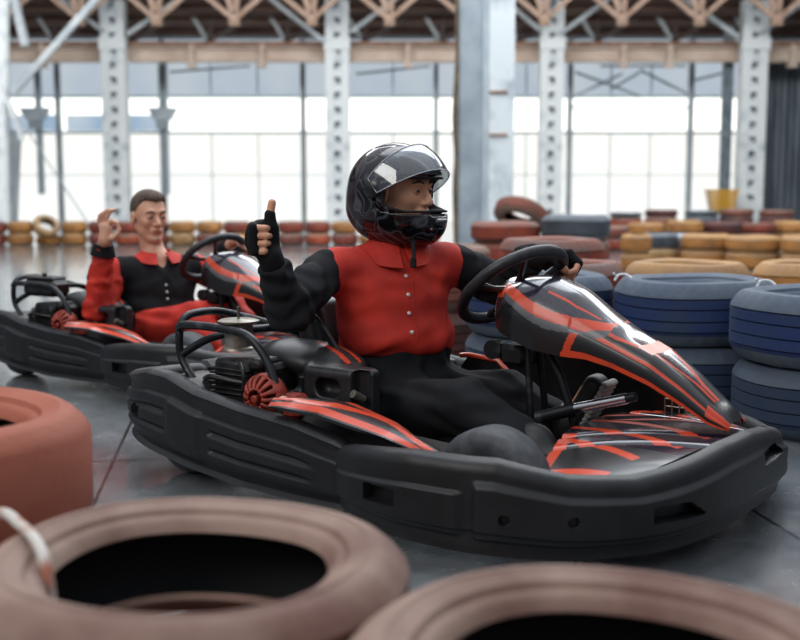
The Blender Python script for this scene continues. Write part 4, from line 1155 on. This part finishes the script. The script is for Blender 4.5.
# lattice columns
col_m = mat('chipped white column paint', 'dfe4e3', .7, col2='aeb9be', nscale=3., lo=.5, hi=.75, detail=8); col_d = mat('dark column web', '5f6b74', .7, col2='7f8b92', nscale=4)
YC = 28.0
def lattice(u, wpx, side=0, top=7.2, label=''):
    x = X(u, 150, YC); wd = wpx/38.; t = empty('steel_column', (x, YC, 0), 0, label, 'column', 'lattice columns')
    for sgn in (-1, 1):
        m = MB(); a = sgn*wd/2; fw = wd*.355; m.box((min(a, a-sgn*fw), -.18, 0), (max(a, a-sgn*fw), .18, top)); m.build('flange', col_m, t)
    m = MB(); z = .1; sg = 1
    while z < top-.3:
        m.beam((-sg*wd*.20, -.17, z), (sg*wd*.20, -.17, z+.2), .03, .05); m.box((-wd*.16, -.165, z-.09), (wd*.16, -.12, z+.09)); z += .36; sg = -sg
    m.build('lacing', col_m, t)
    m = MB(); m.box((-wd*.24, -.04, 0), (wd*.24, .02, top)); m.build('web_plate', col_d, t)
    m = MB(); zz = Z(45, YC); m.box((-wd*.55, -.24, zz-.14), (wd*.55, -.15, zz+.14)); m.box((-wd*.6, -.26, 0), (wd*.6, .26, .12)); m.build('joint_plate', col_m, t)
    return t
lattice(117, 22.5, label='white lattice steel column behind the raised hand at left'); lattice(338, 22, label='white lattice steel column just left of the helmet')
lattice(550, 21.5, label='white lattice steel column right of the concrete column'); lattice(750, 24, label='white lattice steel column beside the dark corrugated wall')
for u in (728.,):
    m = MB(); x = X(u+2, 150, 28.6); m.box((x-.12, 28.9, 0), (x+.12, 29.1, 5.0)); o = m.build('steel_post', col_d); tag(o, 'dark narrow post left of the column by the corrugated wall', 'post')
# struts and trusses under the roof
strut = mat('grey painted strut', 'a4adb2', .7, col2='c0c6c6', nscale=3); tanm = mat('tan truss steel', 'a58872', .75, col2='c0a390', nscale=3); darkt = mat('dark truss steel', '5a4f4b', .8)
def P3(u, row, Y): return (X(u, row, Y), Y, Z(row, Y))
def strutt(a, b, Y, label, w=.10, mt=strut, Y2=None, r='roof_brace'):
    m = MB(); m.beam(P3(*a, Y), P3(*b, Y2 or Y), w, w); tag(m.build(r, mt), label, 'brace', 'column braces')
for a, b, lab in (((128,34),(190,-8),'from the left lattice column up to the right'),((103,31),(60,-2),'from the left lattice column up to the left'),((325,42),(262,-8),'left of the second lattice column'),((351,32),(405,-8),'right of the second lattice column'),((560,34),(618,-8),'right of the third lattice column'),((540,30),(500,-3),'left of the third lattice column'),((738,37),(672,-10),'left of the fourth lattice column'),((762,32),(812,-4),'right of the fourth lattice column')):
    strutt(a, b, 27.7, 'grey diagonal roof brace '+lab)
for i in range(11):
    u = 2+77.5*i; t = empty('roof_truss', (X(u, 20, 26.8), 26.8, 0), 0, 'tan V-shaped roof truss node, %s from the left' % ['first','second','third','fourth','fifth','sixth','seventh','eighth','ninth','tenth','eleventh'][i], 'truss', 'tan truss webs')
    o = P3(u, 20, 26.8)
    for k, (du, rw) in enumerate(((-34,-8),(-9,-10),(4,-10),(33,-9))):
        q = P3(u+du, rw, 26.8); m = MB(); m.beam((0,0,o[2]), (q[0]-o[0], 0, q[2]), .09, .11 if abs(du) > 20 else .13); m.build('truss_member', tanm, t)
    m = MB(); m.box((-.12,-.08,o[2]-.13),(.12,.08,o[2]+.12)); m.build('gusset_plate', tanm, t)
    t = empty('roof_truss', (X(u-26, 42, 29.4), 29.4, 0), 0, 'dark roof truss web behind the tan node, %s from the left' % ['first','second','third','fourth','fifth','sixth','seventh','eighth','ninth','tenth','eleventh'][i], 'truss', 'dark truss webs')
    o = P3(u-26, 42, 29.4)
    for du, rw in ((-16,16),(4,4),(48,14)):
        q = P3(u-26+du, rw, 29.4); m = MB(); m.beam((0,0,o[2]), (q[0]-o[0], 0, q[2]), .07, .10); m.build('truss_member', darkt if du > 0 else strut, t)
# white pipe column and its long braces at the left edge
m = MB(); m.tube([P3(1,-60,24), P3(1,170,24), (X(1,190,24), 24, 0)], .17, 20); t = m.build('pipe_column', col_m, None, 'auto'); tag(t, 'white round column at the left picture edge', 'column')
strutt((14,92), (104,-10), 23.8, 'long pale diagonal brace rising from the white round column', .13, strut)
strutt((12,-10), (26,46), 24.2, 'short grey brace high beside the white round column', .16)
strutt((8,100), (22,140), 23.8, 'short lower brace beside the white round column', .10, col_m)
m = MB(); m.tube([P3(12,108,23.5), P3(50,165,23.5), P3(86,220,23.5), P3(96,234,23.5)], .018, 6); tag(m.build('guy_cable', frame_d), 'thin dark cable slanting down from the white round column', 'cable')
strutt((15,130),(11,226),30.2,'grey upright behind the white round column', .28, frame_m, r='steel_post')
# hopper shaped lamps on the wall posts
for u, nm in ((34,'left'),(162,'right')):
    t = empty('wall_lamp', P3(u,116,30.4), 0, 'grey hopper-shaped lamp on the glazed wall, %s one' % nm, 'lamp', 'hopper lamps'); m = MB()
    s = 30/FPX; m.add([(-14*s,-.1,8*s),(14*s,-.1,8*s),(14*s,.3,8*s),(-14*s,.3,8*s),(-8*s,-.05,-4*s),(8*s,-.05,-4*s),(8*s,.25,-4*s),(-8*s,.25,-4*s)], [(0,1,2,3),(4,7,6,5),(0,4,5,1),(1,5,6,2),(2,6,7,3),(3,7,4,0)])
    m.build('lamp_shade', frame_m, t); m = MB(); m.box((-.16,-.02,-.35),(.16,.2,-.10)); m.build('lamp_body', frame_d, t)
    m = MB(); m.box((-.06,.3,-2.1),(.06,.55,1.6)); m.build('lamp_post', frame_d, t)
# braces in front of the upper panels, right bay
WIN = {i+1: bpy.data.objects['window_%d' % (i+1)] for i in range(7)}
for wi, a, b in ((6,(575,72),(640,96)),(6,(575,96),(622,74)),(6,(640,70),(688,94)),(6,(610,90),(640,72)),(7,(695,80),(728,72)),(6,(600,66),(686,66)),(3,(170,72),(250,66)),(4,(356,74),(430,66))):
    w = WIN[wi]; m = MB(); p, q = P3(*a, YW-.1), P3(*b, YW-.1); m.beam((p[0]-w.location.x, -.1, p[2]), (q[0]-w.location.x, -.1, q[2]), .04, .06); m.build('wind_brace', frame_m, w)
# big twin column
YT = 14.8; big_l = mat('weathered grey concrete', '88949d', .8, col2='a3adb3', nscale=2.2, detail=9, lo=.35, hi=.65, bump=.4, bscale=12); big_r = mat('chipped white paint on concrete', 'cdd4d6', .75, col2='98a4ab', nscale=2.6, detail=9, lo=.5, hi=.72, bump=.4, bscale=12)
t = empty('concrete_column', P3(484,190,YT)[:2]+(0,), 0, 'large weathered grey and white double column behind the helmet', 'column')
def bx_(u0, u1, d0, d1, mt, nm, tt=t):
    m = MB(); x0_, x1_ = X(u0,190,YT)-tt.location.x, X(u1,190,YT)-tt.location.x; m.box((x0_, d0, 0), (x1_, d1, 4.2), bev=.015); m.build(nm, mt, tt)
bx_(459, 487, .03, .5, big_l, 'column_shaft'); bx_(487.4, 512.5, -.12, .38, big_r, 'column_shaft'); 
m = MB(); xr_ = X(486,190,YT)-t.location.x; m.box((xr_-.05,-.02,0),(xr_+.03,.05,4.2)); m.build('joint_strip', frame_m, t)
for z in (2.1, 1.55): m = MB(); m.box((X(487.6,190,YT)-t.location.x, -.14, z), (X(506,190,YT)-t.location.x, -.115, z+.03)); m.build('broken_ledge', rust, t)
m = MB(); m.tube([(X(457,0,YT)-.02,YT-.1,4.0),(X(457,60,YT),YT-.1,2.7),(X(455,120,YT),YT-.08,1.8),(X(456,160,YT),YT-.1,1.3),(X(455,190,YT),YT-.1,.85),(X(456,215,YT),YT-.1,0)], [.04,.025,.045,.03,.04,.03], 8, smooth=4)
tag(m.build('cable_bundle', mat('brown rusted cable', '6a5a45', .9, col2='4b4338', nscale=6), None, True), 'brown ragged cable bundle hanging on the left edge of the double column', 'cable')
# yellow baskets by the far column
ym = mat('yellow plastic', 'd9a22b', .5); cx = X(721.5, 200, 27.0)
for k in range(5):
    z = .30+k*.115; w = .22+.025*k; w2 = w+.045
    m = MB(); zt_ = z+.10; V = [(-w,-.2,z),(w,-.2,z),(w,.2,z),(-w,.2,z),(-w2,-.24,zt_),(w2,-.24,zt_),(w2,.24,zt_),(-w2,.24,zt_)]
    m.add(V, [(0,3,2,1),(0,1,5,4),(1,2,6,5),(2,3,7,6),(3,0,4,7),(4,5,6,7)]); m.box((-w2-.02,-.26,zt_-.02),(w2+.02,.26,zt_))
    o = m.build('plastic_crate', ym); o.location = (cx, 27.0, 0); tag(o, 'yellow plastic crate by the far column, %s in its pile' % ['lowest','second','middle','fourth','topmost'][k], 'crate', 'yellow crates')
m = MB(); m.box((cx-.3, 26.8, 0), (cx+.3, 27.2, .29), bev=.02); tag(m.build('box', frame_d), 'dark box carrying the pile of yellow crates', 'box')
# orange banner outside the left window
m = MB(); a = P3(-14,178,30.5); b_ = P3(6,226,30.5); m.box((a[0],30.45,max(b_[2],.02)),(b_[0],30.5,a[2])); tag(m.build('banner', mat('orange banner','d9683c',.6,col2='e8c8b8',nscale=3)), 'orange and white banner at the foot of the glazed wall, left edge', 'banner')

# ================================================================== LIGHT
W = bpy.data.worlds.new('World'); scene.world = W; W.use_nodes = True
nt = W.node_tree; bg = nt.nodes['Background']; bg.inputs[1].default_value = 1.
tc = nt.nodes.new('ShaderNodeTexCoord'); sp_ = nt.nodes.new('ShaderNodeSeparateXYZ'); r = nt.nodes.new('ShaderNodeValToRGB')
r.color_ramp.elements[0].position = 0.; r.color_ramp.elements[0].color = (.09,.10,.11,1); r.color_ramp.elements[1].position = .9; r.color_ramp.elements[1].color = (.95,1.0,1.08,1)
k = r.color_ramp.elements.new(.35); k.color = (.33,.36,.41,1)
nt.links.new(tc.outputs['Generated'], sp_.inputs[0]); nt.links.new(sp_.outputs[2], r.inputs[0]); nt.links.new(r.outputs[0], bg.inputs[0])
def area(name, loc, target, sx_, sy_, power, col):
    l = bpy.data.lights.new(name, 'AREA'); l.shape = 'RECTANGLE'; l.size = sx_; l.size_y = sy_; l.energy = power; l.color = col
    o = bpy.data.objects.new(name, l); COL.objects.link(o); o.location = loc
    o.rotation_euler = (Vector(target)-Vector(loc)).to_track_quat('-Z','Y').to_euler(); return o
area('overhead_fill', (1.0, 7.0, 6.5), (0, 8.0, 0), 8, 4, 440, (.88,.94,1.))  # soft area lamp from above; no roof opening is modelled
area('overhead_fill', (0, 17.5, 6.6), (0, 28, 2.5), 22, 2, 1900, (.95,.97,1.))  # added lamp that brightens the far columns and wall; no skylight there
area('overhead_fill', (2, 13.5, 6.8), (2, 13.6, 0), 14, 4, 1100, (.95,.97,1.))  # added lamp that brightens the far floor from above; no skylight there
area('left_key', (-5., -1.5, 5.5), (0, 3.5, .5), 5, 3, 230, (1.,.95,.90))  # added soft key from upper left behind the camera; no roof window there
# ================================================================== CAMERA
cam = bpy.data.cameras.new('camera'); co = bpy.data.objects.new('camera', cam); COL.objects.link(co)
cam.sensor_width = 36; cam.lens = 36*FPX/800; co.location = (0,0,HC_); co.rotation_euler = (PI/2-PITCH, 0, 0)
cam.dof.use_dof = True; cam.dof.focus_distance = 3.15; cam.dof.aperture_fstop = 2.6
cam.clip_start = .05; cam.clip_end = 200
scene.camera = co
scene.view_settings.view_transform = 'Standard'; scene.view_settings.look = 'None'; scene.view_settings.gamma = 1; scene.view_settings.exposure = 0
